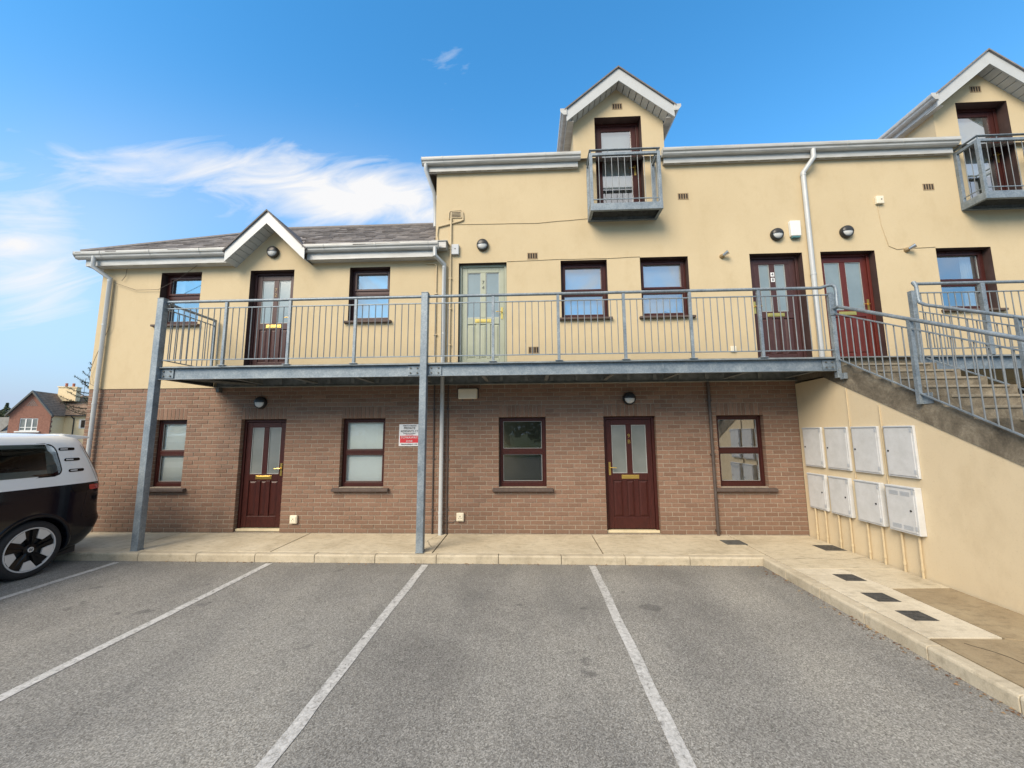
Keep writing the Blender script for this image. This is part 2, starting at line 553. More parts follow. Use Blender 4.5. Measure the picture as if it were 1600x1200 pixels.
# ------------------------------------------------------------------ mesh helpers
class MB:
    def __init__(self):
        self.v, self.f = [], []

    def add(self, vs, fs):
        o = len(self.v)
        self.v += [tuple(p) for p in vs]
        self.f += [tuple(i + o for i in f) for f in fs]
        return self

    def box(self, x0, x1, y0, y1, z0, z1):
        return self.add([(x0, y0, z0), (x1, y0, z0), (x1, y1, z0), (x0, y1, z0), (x0, y0, z1), (x1, y0, z1), (x1, y1, z1), (x0, y1, z1)],
                        [(0, 3, 2, 1), (4, 5, 6, 7), (0, 1, 5, 4), (1, 2, 6, 5), (2, 3, 7, 6), (3, 0, 4, 7)])

    def quad(self, a, b, c, d):
        return self.add([a, b, c, d], [(0, 1, 2, 3)])

    def poly(self, pts):
        return self.add(pts, [tuple(range(len(pts)))])

    def prism(self, pts, axis, a, b):
        """closed outline `pts` (2-D) pushed along axis from a to b; axis x: (y,z), y: (x,z), z: (x,y)"""
        n = len(pts)
        def P(p, t):
            return (t, p[0], p[1]) if axis == 'x' else (p[0], t, p[1]) if axis == 'y' else (p[0], p[1], t)
        vs = [P(p, a) for p in pts] + [P(p, b) for p in pts]
        fs = [tuple(range(n))[::-1], tuple(range(n, 2 * n))] + [(i, (i + 1) % n, n + (i + 1) % n, n + i) for i in range(n)]
        return self.add(vs, fs)

    def tube(self, pts, r, n=8, cap=True, r1=None):
        pts = [Vector(p) for p in pts]
        rings = []
        prev = None
        for i, p in enumerate(pts):
            if i == 0:
                d = pts[1] - pts[0]
            elif i == len(pts) - 1:
                d = pts[-1] - pts[-2]
            else:
                d = (pts[i] - pts[i - 1]).normalized() + (pts[i + 1] - pts[i]).normalized()
            d.normalize()
            if prev is None:
                ref = Vector((0, 0, 1)) if abs(d.z) < 0.9 else Vector((1, 0, 0))
                u = d.cross(ref).normalized()
            else:
                u = (prev - d * prev.dot(d)).normalized()
            prev = u
            w = d.cross(u)
            k = 1.0
            if 0 < i < len(pts) - 1:
                c = (pts[i] - pts[i - 1]).normalized().dot(d)
                k = 1 / max(c, 0.5)
            rr = r if r1 is None else r + (r1 - r) * i / (len(pts) - 1)
            rings.append([p + (u * math.cos(2 * PI * j / n) + w * math.sin(2 * PI * j / n)) * rr * (k if k < 1.3 else 1.3) for j in range(n)])
        vs = [q for rg in rings for q in rg]
        fs = []
        for i in range(len(rings) - 1):
            for j in range(n):
                fs.append((i * n + j, i * n + (j + 1) % n, (i + 1) * n + (j + 1) % n, (i + 1) * n + j))
        if cap:
            fs.append(tuple(range(n))[::-1])
            fs.append(tuple(range((len(rings) - 1) * n, len(rings) * n)))
        return self.add(vs, fs)

    def disc(self, c, r, axis, t, n=24, r2=None):
        """short cylinder centred on c along axis vector of thickness t; r2 = radius at the far end"""
        c, axis = Vector(c), Vector(axis).normalized()
        return self.tube([c, c + axis * t], r, n, True, r2 if r2 is not None else r)

    def lathe(self, c, axis, prof, n=24):
        """profile [(radius, along)] turned about axis through c"""
        c, d = Vector(c), Vector(axis).normalized()
        ref = Vector((0, 0, 1)) if abs(d.z) < 0.9 else Vector((1, 0, 0))
        u = d.cross(ref).normalized()
        w = d.cross(u)
        vs, fs = [], []
        for r, a in prof:
            for j in range(n):
                vs.append(c + d * a + (u * math.cos(2 * PI * j / n) + w * math.sin(2 * PI * j / n)) * max(r, 1e-4))
        for i in range(len(prof) - 1):
            for j in range(n):
                fs.append((i * n + j, i * n + (j + 1) % n, (i + 1) * n + (j + 1) % n, (i + 1) * n + j))
        return self.add(vs, fs)

    def mesh(self, name, mat, smooth=False, fix=True):
        me = bpy.data.meshes.new(name)
        me.from_pydata(self.v, [], self.f)
        if fix:
            bm = bmesh.new()
            bm.from_mesh(me)
            bmesh.ops.recalc_face_normals(bm, faces=bm.faces)
            bm.to_mesh(me)
            bm.free()
        me.materials.append(M[mat] if isinstance(mat, str) else mat)
        if smooth:
            me.polygons.foreach_set('use_smooth', [True] * len(me.polygons))
            if smooth != 'all':
                me.set_sharp_from_angle(angle=math.radians(38))
        me.update()
        return me


def attach(o, parent):
    if parent is not None:
        o.parent = parent
        if 'basepos' in parent.keys():
            o.matrix_parent_inverse = Matrix.Translation(-Vector(parent['basepos']))


def obj(name, mb, mat, parent=None, smooth=False, bev=0.0, fix=True, kind=None):
    me = mb if isinstance(mb, bpy.types.Mesh) else mb.mesh(name, mat, smooth, fix)
    o = bpy.data.objects.new(name, me)
    COL.objects.link(o)
    attach(o, parent)
    if bev:
        m = o.modifiers.new('bevel', 'BEVEL')
        m.width = bev
        m.segments = 2
        m.limit_method = 'ANGLE'
        m.angle_limit = math.radians(40)
    if kind:
        o['kind'] = kind
    return o


def tag(o, label, cat, group=None):
    o['label'] = label
    o['category'] = cat
    if group:
        o['group'] = group
    return o


def root(name, label, cat, loc, group=None):
    """an Empty at the thing's base; its parts are modelled in world coordinates"""
    o = bpy.data.objects.new(name, None)
    COL.objects.link(o)
    o.location = loc
    o.empty_display_size = 0.2
    o['basepos'] = list(loc)
    return tag(o, label, cat, group)


def copy_thing(src, loc, label, group=None):
    """a thing modelled about its own origin: copy it with parts and sub-parts"""
    r = src.copy()
    COL.objects.link(r)
    r.location = loc
    r['label'] = label
    if group:
        r['group'] = group

    def rec(a, b):
        for ch in list(a.children):
            c = ch.copy()
            COL.objects.link(c)
            c.parent = b
            rec(ch, c)
    rec(src, r)
    return r


def text_mesh(name, body, size, mat, extrude=0.002, align='CENTER'):
    cu = bpy.data.curves.new(name, 'FONT')
    cu.body = body
    cu.size = size
    cu.extrude = extrude
    cu.align_x = align
    cu.align_y = 'CENTER'
    cu.resolution_u = 3
    o = bpy.data.objects.new(name, cu)
    COL.objects.link(o)
    dg = bpy.context.evaluated_depsgraph_get()
    me = bpy.data.meshes.new_from_object(o.evaluated_get(dg))
    bpy.data.objects.remove(o)
    bpy.data.curves.remove(cu)
    me.materials.clear()
    me.materials.append(M[mat])
    me.transform(Matrix.Rotation(PI / 2, 4, 'X'))   # stand up, facing -Y
    me.name = name
    return me


def put_text(name, body, size, mat, loc, parent, bold=0.0):
    me = text_mesh(name, body, size, mat)
    me.transform(Matrix.Translation(loc))
    o = bpy.data.objects.new(name, me)
    COL.objects.link(o)
    attach(o, parent)
    return o


# ------------------------------------------------------------------ ground
ZP, ZA = -0.012, -0.13          # pavement and asphalt levels
YK, XK, XS = -1.22, 3.27, 4.754  # front kerb line, side kerb line, stair wall
obj('ground', MB().quad((-700, -700, -0.2), (700, -700, -0.2), (700, 700, -0.2), (-700, 700, -0.2)), 'grass', kind='structure')
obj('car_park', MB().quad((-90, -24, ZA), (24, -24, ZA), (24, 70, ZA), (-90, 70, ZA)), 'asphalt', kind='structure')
for x in (-6.215, -3.865, -1.54, 0.87):
    ln = MB()
    n = 26
    vs, fs = [], []
    for i in range(n + 1):
        y = -1.285 - (4.85) * i / n
        j = random.uniform(-0.004, 0.004)
        vs += [(x - 0.048 + j, y, ZA + 0.004), (x + 0.048 + j + random.uniform(-0.003, 0.003), y, ZA + 0.004)]
    for i in range(n):
        fs.append((2 * i, 2 * i + 1, 2 * i + 3, 2 * i + 2))
    obj('parking_line', ln.add(vs, fs), 'line_paint', kind='structure')

# pavement: a base with separate cast bays
pv = obj('pavement', MB().box(-12.5, XS + 0.002, YK + 0.12, 0.0, -0.16, ZP - 0.02).box(XK + 0.12, XS + 0.002, -9.0, YK + 0.12, -0.16, ZP - 0.02), 'stair_concrete', kind='structure')


def slab(pts, mat):
    obj('paving_slab', MB().prism(pts, 'z', ZP - 0.02, ZP), mat, pv, bev=0.004)


g = 0.010
yb, yf = -0.004, YK + 0.125
for x0, x1, mat in ((-12.5, -9.0, 'pavement'), (-9.0, -6.4, 'pavement'), (-6.4, -3.98, 'pavement'), (-3.98, -1.48, 'pavement'), (-1.48, 1.06, 'pavement'), (1.06, XK + 0.12, 'pavement')):
    slab([(x0 + g, yf), (x1 - g, yf), (x1 - g, yb), (x0 + g, yb)], mat)
xa = XK + 0.125
slab([(xa + g, -1.66), (XS - .022, -1.66), (XS - .022, yb), (xa + g, yb)], 'pavement')
slab([(xa + g, -3.42), (4.03, -3.40), (4.06, -2.32), (4.02, -1.672), (xa + g, -1.672)], 'pavement_new')
slab([(4.072, -2.31), (XS - .022, -2.28), (XS - .022, -1.672), (4.032, -1.672)], 'pavement')
slab([(4.042, -3.41), (XS - .022, -3.6), (XS - .022, -2.292), (4.072, -2.322)], 'pavement_brown')
slab([(xa + g, -5.6), (XS - .022, -5.6), (XS - .022, -3.61), (4.04, -3.425), (xa + g, -3.432)], 'pavement_brown')
slab([(xa + g, -8.9), (XS - .022, -8.9), (XS - .022, -5.612), (xa + g, -5.612)], 'pavement')


def kerb(name, x0, x1, y0, y1, front):
    # bull-nosed kerb stone
    m = MB()
    top, rr = ZP - 0.004, 0.022
    if front == 'y':
        m.prism([(y1, -0.2), (y0, -0.2), (y0, top - rr), (y0 + rr * .3, top - rr * .3), (y0 + rr, top), (y1, top)], 'x', x0, x1)
    else:
        m.prism([(x1, -0.2), (x0, -0.2), (x0, top - rr), (x0 + rr * .3, top - rr * .3), (x0 + rr, top), (x1, top)], 'y', y0, y1)
    o = obj(name, m, 'kerb', pv, bev=0.004)
    o.location.z = random.uniform(-0.003, 0.003)


xs = [-12.5]
x = -11.46
while x < XK - 0.3:
    xs.append(x)
    x += 0.915
xs[-1:] = [xs[-1], XK + 0.125] if XK + 0.125 - xs[-1] > 0.4 else [XK + 0.125]
for a, b in zip(xs, xs[1:]):
    kerb('kerb_stone', a + 0.004, b - 0.004, YK, YK + 0.125, 'y')
y = YK - 0.002
for ln_ in (0.5, 0.6, 0.6, 0.62, 0.62, 0.86, 0.915, 0.915, 0.915, 0.915):
    kerb('kerb_stone', XK, XK + 0.125, y - ln_ + 0.004, y - 0.004, 'x')
    y -= ln_

def crack(pts):
    m = MB()
    q = []
    for (xa_, ya_), (xb_, yb_) in zip(pts, pts[1:]):
        n = max(2, int(math.hypot(xb_ - xa_, yb_ - ya_) / .05))
        q += [(xa_ + (xb_ - xa_) * i / n + random.uniform(-.012, .012), ya_ + (yb_ - ya_) * i / n + random.uniform(-.012, .012)) for i in range(n)]
    q.append(pts[-1])
    vs, fs = [], []
    for i, (x, y) in enumerate(q):
        w = random.uniform(.002, .0045)
        vs += [(x - w, y - w, ZP + .0012), (x + w, y + w, ZP + .0012)]
    for i in range(len(q) - 1):
        fs.append((2 * i, 2 * i + 1, 2 * i + 3, 2 * i + 2))
    obj('crack', m.add(vs, fs), 'vent_dark', pv)


crack([(3.6, -3.50), (3.75, -3.72), (3.72, -4.0), (3.9, -4.4)])
crack([(-1.62, -.05), (-1.72, -.45), (-1.58, -.8), (-1.66, -1.06)])
crack([(3.42, -1.30), (3.9, -1.24), (4.3, -1.30), (4.72, -1.18)])

# inspection covers
covers = [(3.255, -0.455, 0.32, 0.27, 'grey steel inspection cover at the foot of the brown drain pipe'),
          (4.545, -0.73, 0.31, 0.29, 'black inspection cover beside the cream stair wall below the meter boxes'),
          (3.86, -1.99, 0.24, 0.22, 'small black inspection cover in the pale paving patch, farthest of three in line'),
          (3.73, -2.57, 0.23, 0.23, 'small black inspection cover in the pale paving patch, middle of three in line'),
          (3.70, -3.0, 0.22, 0.21, 'small black inspection cover in the pale paving patch, nearest of three in line')]
for k, (x, y, w, d, lab) in enumerate(covers):
    r = root('inspection_cover', lab, 'drain cover', (x, y, ZP), 'inspection covers in the pavement')
    z0 = ZP + 0.003
    o = obj('cover_frame', MB().box(x - w / 2, x + w / 2, y - d / 2, y - d / 2 + .012, z0 - .015, z0).box(x - w / 2, x + w / 2, y + d / 2 - .012, y + d / 2, z0 - .015, z0)
            .box(x - w / 2, x - w / 2 + .012, y - d / 2 + .012, y + d / 2 - .012, z0 - .015, z0).box(x + w / 2 - .012, x + w / 2, y - d / 2 + .012, y + d / 2 - .012, z0 - .015, z0), 'dark_steel' if k == 0 else 'iron_cover', r)
    lid = MB().box(x - w / 2 + .014, x + w / 2 - .014, y - d / 2 + .014, y + d / 2 - .014, z0 - .012, z0 - .002)
    for i in range(5):
        for j in range(4):
            cx_, cy_ = x - w / 2 + .03 + (w - .06) * i / 4, y - d / 2 + .03 + (d - .06) * j / 3
            lid.box(cx_ - .012, cx_ + .012, cy_ - .005, cy_ + .005, z0 - .002, z0 + .0005)
    obj('cover_plate', lid, 'dark_steel' if k == 0 else 'iron_cover', r)

# leaf litter along the kerbs
lf = MB()
for i in range(420):
    if random.random() < .35:
        x, y = random.uniform(-5.5, XK), YK - abs(random.gauss(0, .03)) - .01
    else:
        y = random.uniform(-6.0, YK)
        x = XK - abs(random.gauss(0, .07)) - .01
    s, a = random.uniform(.006, .020), random.uniform(0, PI)
    c, sn = math.cos(a) * s, math.sin(a) * s
    z = ZA + .004
    h = random.uniform(.002, .010)
    lf.quad((x - c, y - sn, z), (x + sn * .5, y - c * .5, z + h), (x + c, y + sn, z), (x - sn * .5, y + c * .5, z + h * .3))
obj('fallen_leaves', lf, 'dead_leaf', fix=False, kind='stuff')


# ------------------------------------------------------------------ walls with openings
def wall_cells(mb, xcuts, zcuts, solid, y=0.0, reveals=None, depth=0.15):
    """front faces at y for each solid cell; reveal faces into `reveals` at the borders of holes"""
    nx, nz = len(xcuts) - 1, len(zcuts) - 1
    S = [[solid((xcuts[i] + xcuts[i + 1]) / 2, (zcuts[j] + zcuts[j + 1]) / 2) for j in range(nz)] for i in range(nx)]
    for i in range(nx):
        for j in range(nz):
            if not S[i][j]:
                continue
            x0, x1, z0, z1 = xcuts[i], xcuts[i + 1], zcuts[j], zcuts[j + 1]
            mb.quad((x0, y, z0), (x1, y, z0), (x1, y, z1), (x0, y, z1))
    return S


def reveal(mb, x0, x1, z0, z1, y0, y1, bottom=True):
    mb.quad((x0, y0, z0), (x0, y1, z0), (x0, y1, z1), (x0, y0, z1))
    mb.quad((x1, y0, z0), (x1, y0, z1), (x1, y1, z1), (x1, y1, z0))
    mb.quad((x0, y0, z1), (x0, y1, z1), (x1, y1, z1), (x1, y0, z1))
    if bottom:
        mb.quad((x0, y0, z0), (x1, y0, z0), (x1, y1, z0), (x0, y1, z0))


def cuts(lo, hi, vals):
    return sorted(set([lo, hi] + [v for v in vals if lo < v < hi]))


XL, XM = -8.53, -1.79            # left end of the low block, left corner of the tall block
XR = 12.6
ZB = 2.655                        # top of the brickwork
CH, BP = 0.0759, 0.225            # course height, brick pitch

low = root('apartment_block', 'low two-storey block of brick and cream render with hipped slate roof and small gable', 'building', (-5.2, 2.2, 0))
tall = root('apartment_block', 'tall cream rendered block with dormers and brick ground floor beside the staircase', 'building', (3.0, 4.0, 0))

g_open_low = [(-7.13, -6.50, .80, 2.05, 'w'), (-5.43, -4.563, .0, 2.05, 'd'), (-3.50, -2.675, .80, 2.05, 'w')]
g_open_tall = [(-.566, .292, .80, 2.05, 'w'), (1.335, 2.262, .0, 2.05, 'd'), (3.335, 4.152, .80, 2.05, 'w')]
u_open_low = [(-7.30, -6.465, 3.92, 4.98, 'w'), (-5.47, -4.582, 2.92, 4.98, 'd'), (-3.47, -2.67, 3.92, 4.99, 'w')]
u_open_tall = [(-1.33, -.405, 2.92, 5.02, 'd'), (.625, 1.50, 3.90, 5.02, 'w'), (2.12, 3.012, 3.90, 5.045, 'w'), (4.145, 5.10, 2.92, 5.06, 'd'),
               (5.43, 6.40, 2.92, 5.065, 'd'), (7.48, 8.44, 3.92, 5.077, 'w'), (9.6, 10.5, 3.92, 5.08, 'w')]
dormers = [(0.93, 2.70, 1.815, 1.36, 2.275), (7.80, 9.58, 8.69, 8.23, 9.165)]   # wall left/right, centre, door left/right
DE, DA = 8.0, 8.705               # dormer eaves and apex heights
DOOR_T, DOOR_B = 7.995, 5.95


def brick_field(x0, x1, opens, parent, bw_part, n_single):
    """backing mortar wall + individually laid bricks"""
    holes = [(a - .004, b + .004, c, d + .004) for a, b, c, d, k in opens]
    mb = MB()
    xc = cuts(x0, x1, [v for h in holes for v in h[:2]])
    zc = cuts(-.15, ZB, [v for h in holes for v in h[2:]])
    wall_cells(mb, xc, zc, lambda x, z: not any(h[0] < x < h[1] and h[2] < z < h[3] for h in holes), y=.006)
    for a, b, c, d in holes:
        reveal(mb, a, b, max(c, -.02), d, .007, .12)
    obj('mortar_bed', mb, 'mortar', bw_part, fix=False)
    items = []
    nz = int(ZB / CH) + 1
    for r in range(nz):
        z0 = r * CH
        z1 = min(z0 + CH - .0115, ZB - .004)
        if z1 - z0 < .02:
            continue
        zm = (z0 + z1) / 2
        blocks = []
        for a, b, c, d, k in opens:
            if c - .01 < zm < d + 3 * CH - .006:
                blocks.append((a, b))
        blocks.sort()
        segs, x = [], x0
        for a, b in blocks:
            if a > x:
                segs.append((x, a))
            x = b
        if x1 > x:
            segs.append((x, x1))
        off = (r % 2) * BP / 2
        for a, b in segs:
            k = math.floor((a - off) / BP)
            lead = False
            while True:
                s, e = k * BP + off, k * BP + off + BP - .0115
                k += 1
                if s >= b:
                    break
                s, e = max(s, a), min(e, b)
                if e - s < .06 and s == a:      # no slivers: the next brick starts at the jamb
                    lead = True
                    continue
                if lead:
                    s, lead = a, False
                if b - e < .065:
                    e = b
                if e - s < .06:
                    continue
                items.append((s, e, z0, z1))
    for a, b, c, d, k in opens:        # soldier course over each opening
        n = max(8, round((b - a) / .0752))
        w = (b - a) / n
        for i in range(n):
            items.append((a + i * w + .0045, a + (i + 1) * w - .0045, d, d + 3 * CH - .0115))

    def size(it):
        c = Vector(((it[0] + it[1]) / 2, 0, (it[2] + it[3]) / 2)) - CAM
        return (it[1] - it[0]) * (it[3] - it[2]) * 7.2 / (c.length ** 3)
    items.sort(key=size, reverse=True)

    def brick_mesh(mb, cx, cz, w, h, dy, dep=.115):
        e = .004
        x0, x1, z0, z1 = cx - w / 2, cx + w / 2, cz - h / 2, cz + h / 2
        vs = [(x0, dy + e, z0), (x1, dy + e, z0), (x1, dy + e, z1), (x0, dy + e, z1), (x0 + e, dy, z0 + e), (x1 - e, dy, z0 + e), (x1 - e, dy, z1 - e), (x0 + e, dy, z1 - e),
              (x0, dep, z0), (x1, dep, z0), (x1, dep, z1), (x0, dep, z1)]
        fs = [(4, 5, 6, 7), (0, 1, 5, 4), (1, 2, 6, 5), (2, 3, 7, 6), (3, 0, 4, 7), (8, 9, 1, 0), (9, 10, 2, 1), (10, 11, 3, 2), (11, 8, 0, 3)]
        mb.add(vs, fs)
    cache = {}
    for s, e, z0, z1 in items[:n_single]:
        w, h = round(e - s, 3), round(z1 - z0, 3)
        if (w, h) not in cache:
            m = MB()
            brick_mesh(m, 0, 0, w, h, 0)
            cache[(w, h)] = m.mesh('brick', 'brick', fix=False)
        o = bpy.data.objects.new('brick', cache[(w, h)])
        COL.objects.link(o)
        o.location = ((s + e) / 2, random.uniform(-.0025, .0025), (z0 + z1) / 2)
        attach(o, bw_part)
    rest = MB()
    for s, e, z0, z1 in items[n_single:]:
        brick_mesh(rest, (s + e) / 2, (z0 + z1) / 2, e - s, z1 - z0, random.uniform(-.0025, .0025))
    obj('brickwork', rest, 'brick', bw_part, fix=False, kind='stuff')


# structural shell of the low block
lowwall = obj('brick_wall', MB().box(XL + .12, XL + .16, .13, 4.5, -.15, ZB).box(XL, XL + .1, .13, 4.6, -.15, ZB), 'mortar', low)
brick_field(XL, XM + .02, g_open_low, low, lowwall, 300)
tallwall = obj('brick_wall', MB().box(XS + .01, XS + .12, .02, 3.0, -.15, ZB - .01), 'mortar', tall)
brick_field(XM + .02, XS, g_open_tall, tall, tallwall, 300)

# side face of the low block in brick (seen edge on behind the car)
sb = MB()
for r in range(int(ZB / CH)):
    for k in range(20):
        y0 = .115 + k * BP + (r % 2) * BP / 2
        sb.box(XL - .006, XL + .02, y0 + .005, y0 + BP - .005, r * CH, r * CH + CH - .01)
obj('side_brickwork', sb, 'brick', lowwall, kind='stuff')


def rendered(parent, x0, x1, z0, z1, opens, extra=None, y=-.012, depth=.16):
    holes = [(a, b, c, d) for a, b, c, d, k in opens]
    mb, rv = MB(), MB()
    xc = cuts(x0, x1, [v for h in holes for v in h[:2]] + [v for e in (extra or []) for v in e[:2]])
    zc = cuts(z0, DE if extra else z1, [v for h in holes for v in h[2:]] + [z1])

    def solid(x, z):
        if any(h[0] < x < h[1] and h[2] < z < h[3] for h in holes):
            return False
        if z > z1:
            return any(e[0] < x < e[1] for e in (extra or []))
        return True
    wall_cells(mb, xc, zc, solid, y=y)
    mb.quad((x0, y, z0), (x0, .12, z0), (x1, .12, z0), (x1, y, z0))
    for e in (extra or []):
        mb.poly([(e[0], y, DE), (e[1], y, DE), (e[2], y, DA)])
    w = obj('rendered_wall', mb, 'render', parent, fix=False)
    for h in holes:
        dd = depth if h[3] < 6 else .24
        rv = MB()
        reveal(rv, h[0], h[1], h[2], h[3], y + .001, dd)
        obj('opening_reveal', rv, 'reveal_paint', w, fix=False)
    return w


zl_top = 5.25
lw = rendered(low, XL, XM, ZB, zl_top, u_open_low)
GX, GH = -5.0, .80                # gable centre, half width at eaves
lw2 = MB().poly([(GX - GH, -.012, zl_top), (GX + GH, -.012, zl_top), (GX, -.012, zl_top + .63)])
obj('gable_wall', lw2, 'render', low, fix=False)
obj('side_wall', MB().box(XL, XL + .12, -.011, 4.6, ZB, zl_top).box(XL, XM, 4.5, 4.6, -.15, zl_top).box(XL + .1, XM, .3, 4.5, 2.62, 2.74).box(XL + .1, XM, .3, 4.5, zl_top - .05, zl_top), 'render', low)
u_all = u_open_tall + [(d[3], d[4], DOOR_B, DOOR_T, 'd') for d in dormers]
ZT = 6.96
rendered(tall, XM, XR, ZB, ZT, u_all, extra=dormers)
obj('side_wall', MB().box(XM, XM + .1, -.011, 8.0, ZB, ZT).box(XR - .1, XR, -.011, 8.0, -.15, ZT).box(XM, XR, 7.9, 8.0, -.15, ZT).box(XM + .1, XR - .1, .3, 7.9, 2.62, 2.74).box(XM + .1, XR - .1, .3, 7.9, 5.72, 5.84), 'render', tall)
obj('ground_floor', MB().box(XL + .12, XM - .02, .125, 4.49, -.128, -.03), 'interior', low)
obj('ground_floor', MB().box(XM + .12, XS, .125, 7.88, -.128, -.03), 'interior', tall)
obj('partition_wall', MB().box(XM - .3, XM - .2, .2, 4.5, -.1, 5.2).box(-6.2, -6.1, .3, 4.5, -.1, 5.2).box(-4.0, -3.9, .3, 4.5, -.1, 5.2), 'interior', low)
obj('partition_wall', MB().box(-.9, -.8, 3, 7.9, 2.74, 5.7).box(.4, .5, .3, 7.9, -.1, 5.7).box(1.85, 1.95, 2, 7.9, 2.74, 5.7).box(2.9, 3.0, .3, 7.9, -.1, 2.6).box(7.0, 7.1, .3, 7.9, 2.74, 5.7), 'interior', tall)


obj('shade_panel', MB().box(6.05, XR - .12, 1.2, 1.25, -.15, 2.61), 'vent_dark', tall)  # added black panel, stands in for the deep shade under the landing


# ------------------------------------------------------------------ windows and doors
def make_window(parent, x0, x1, z0, z1, yf, wood='mahogany', glass='glass', sill='brick', top_open=True, blind=None, label=None, split=.5, casement=False):
    f = MB()
    fw_, dp = .052, .07
    zt = z0 + (z1 - z0) * split
    f.box(x0 + .004, x0 + fw_, yf, yf + dp, z0, z1 - .004).box(x1 - fw_, x1 - .004, yf, yf + dp, z0, z1 - .004)
    f.box(x0 + fw_, x1 - fw_, yf, yf + dp, z1 - fw_, z1 - .004).box(x0 + fw_, x1 - fw_, yf, yf + dp, z0, z0 + fw_ + .02)
    w = obj('window', f, wood, parent, bev=.005)
    if label:
        w['label'] = label
    s = MB()
    s.box(x0 + fw_ + .001, x1 - fw_ - .001, yf + .008, yf + dp - .006, zt - .032, zt + .032)
    # sash members round each light
    lights = []
    for a, b, dy in ((z0 + fw_ + .021, zt - .033, .012), (zt + .033, z1 - fw_ - .001, -.010 if top_open else .012)):
        m = .042 if dy < 0 else .022
        s.box(x0 + fw_ + .002, x0 + fw_ + m, yf + dy, yf + dp - .012, a, b).box(x1 - fw_ - m, x1 - fw_ - .002, yf + dy, yf + dp - .012, a, b)
        s.box(x0 + fw_ + m, x1 - fw_ - m, yf + dy, yf + dp - .012, a, a + m).box(x0 + fw_ + m, x1 - fw_ - m, yf + dy, yf + dp - .012, b - m, b)
        lights.append((x0 + fw_ + m, x1 - fw_ - m, a + m, b - m))
    obj('sash', s, wood, w, bev=.004)
    bd = MB()
    for a, b, c, d in lights:
        t = .007
        yy0, yy1 = yf + .026, yf + .034
        bd.box(a, a + t, yy0, yy1, c, d).box(b - t, b, yy0, yy1, c, d).box(a + t, b - t, yy0, yy1, c, c + t).box(a + t, b - t, yy0, yy1, d - t, d)
        obj('pane', MB().quad((a, yf + .036, c), (b, yf + .036, c), (b, yf + .036, d), (a, yf + .036, d)), glass, w, fix=False)
    obj('glazing_bead', bd, 'glazing_bead', w)
    if sill == 'brick':
        obj('sill', MB().prism([(yf + .03, z0 - .002), (-.075, z0 - .022), (-.075, z0 - .072), (.0, z0 - .078), (yf + .03, z0 - .078)], 'x', x0 - .11, x1 + .11), 'sill', w, bev=.006)
    elif sill == 'render':
        obj('sill', MB().prism([(yf + .03, z0 - .002), (-.08, z0 - .014), (-.08, z0 - .052), (-.013, z0 - .056), (yf + .03, z0 - .056)], 'x', x0 - .06, x1 + .06), 'sill', w, bev=.005)
    if top_open:
        obj('trickle_vent', MB().box((x0 + x1) / 2 - .17, (x0 + x1) / 2 + .17, yf - .014, yf - .001, z1 - .044, z1 - .018), wood, w)
    if blind == 'white':
        obj('blind', MB().quad((x0 + .05, yf + .075, z0), (x1 - .05, yf + .075, z0), (x1 - .05, yf + .075, z1), (x0 + .05, yf + .075, z1)), 'blind', w, fix=False)
    elif blind == 'curtain':
        c = MB()
        n = 24
        for side in (0, 1):
            a, b = (x0 + .03, x0 + .26) if side == 0 else (x1 - .26, x1 - .03)
            vs, fs = [], []
            for i in range(n + 1):
                xx = a + (b - a) * i / n
                yy = yf + .16 + .022 * math.sin(i * 1.5)
                vs += [(xx, yy, z0 - .05), (xx, yy, z1)]
            for i in range(n):
                fs.append((2 * i, 2 * i + 2, 2 * i + 3, 2 * i + 1))
            c.add(vs, fs)
        obj('curtain', c, 'blind', w, smooth='all', fix=False)
    elif blind == 'net':
        obj('net_curtain', MB().quad((x0 + .04, yf + .15, zt + .12), (x1 - .04, yf + .15, zt + .12), (x1 - .04, yf + .15, z1), (x0 + .04, yf + .15, z1)), 'blind', w, fix=False)
        obj('roller_blind', MB().quad((x0 + .04, yf + .2, z0 + .0), (x1 - .04, yf + .2, z0), (x1 - .04, yf + .2, zt + .1), (x0 + .04, yf + .2, zt + .1)), 'blind', w, fix=False)
    return w


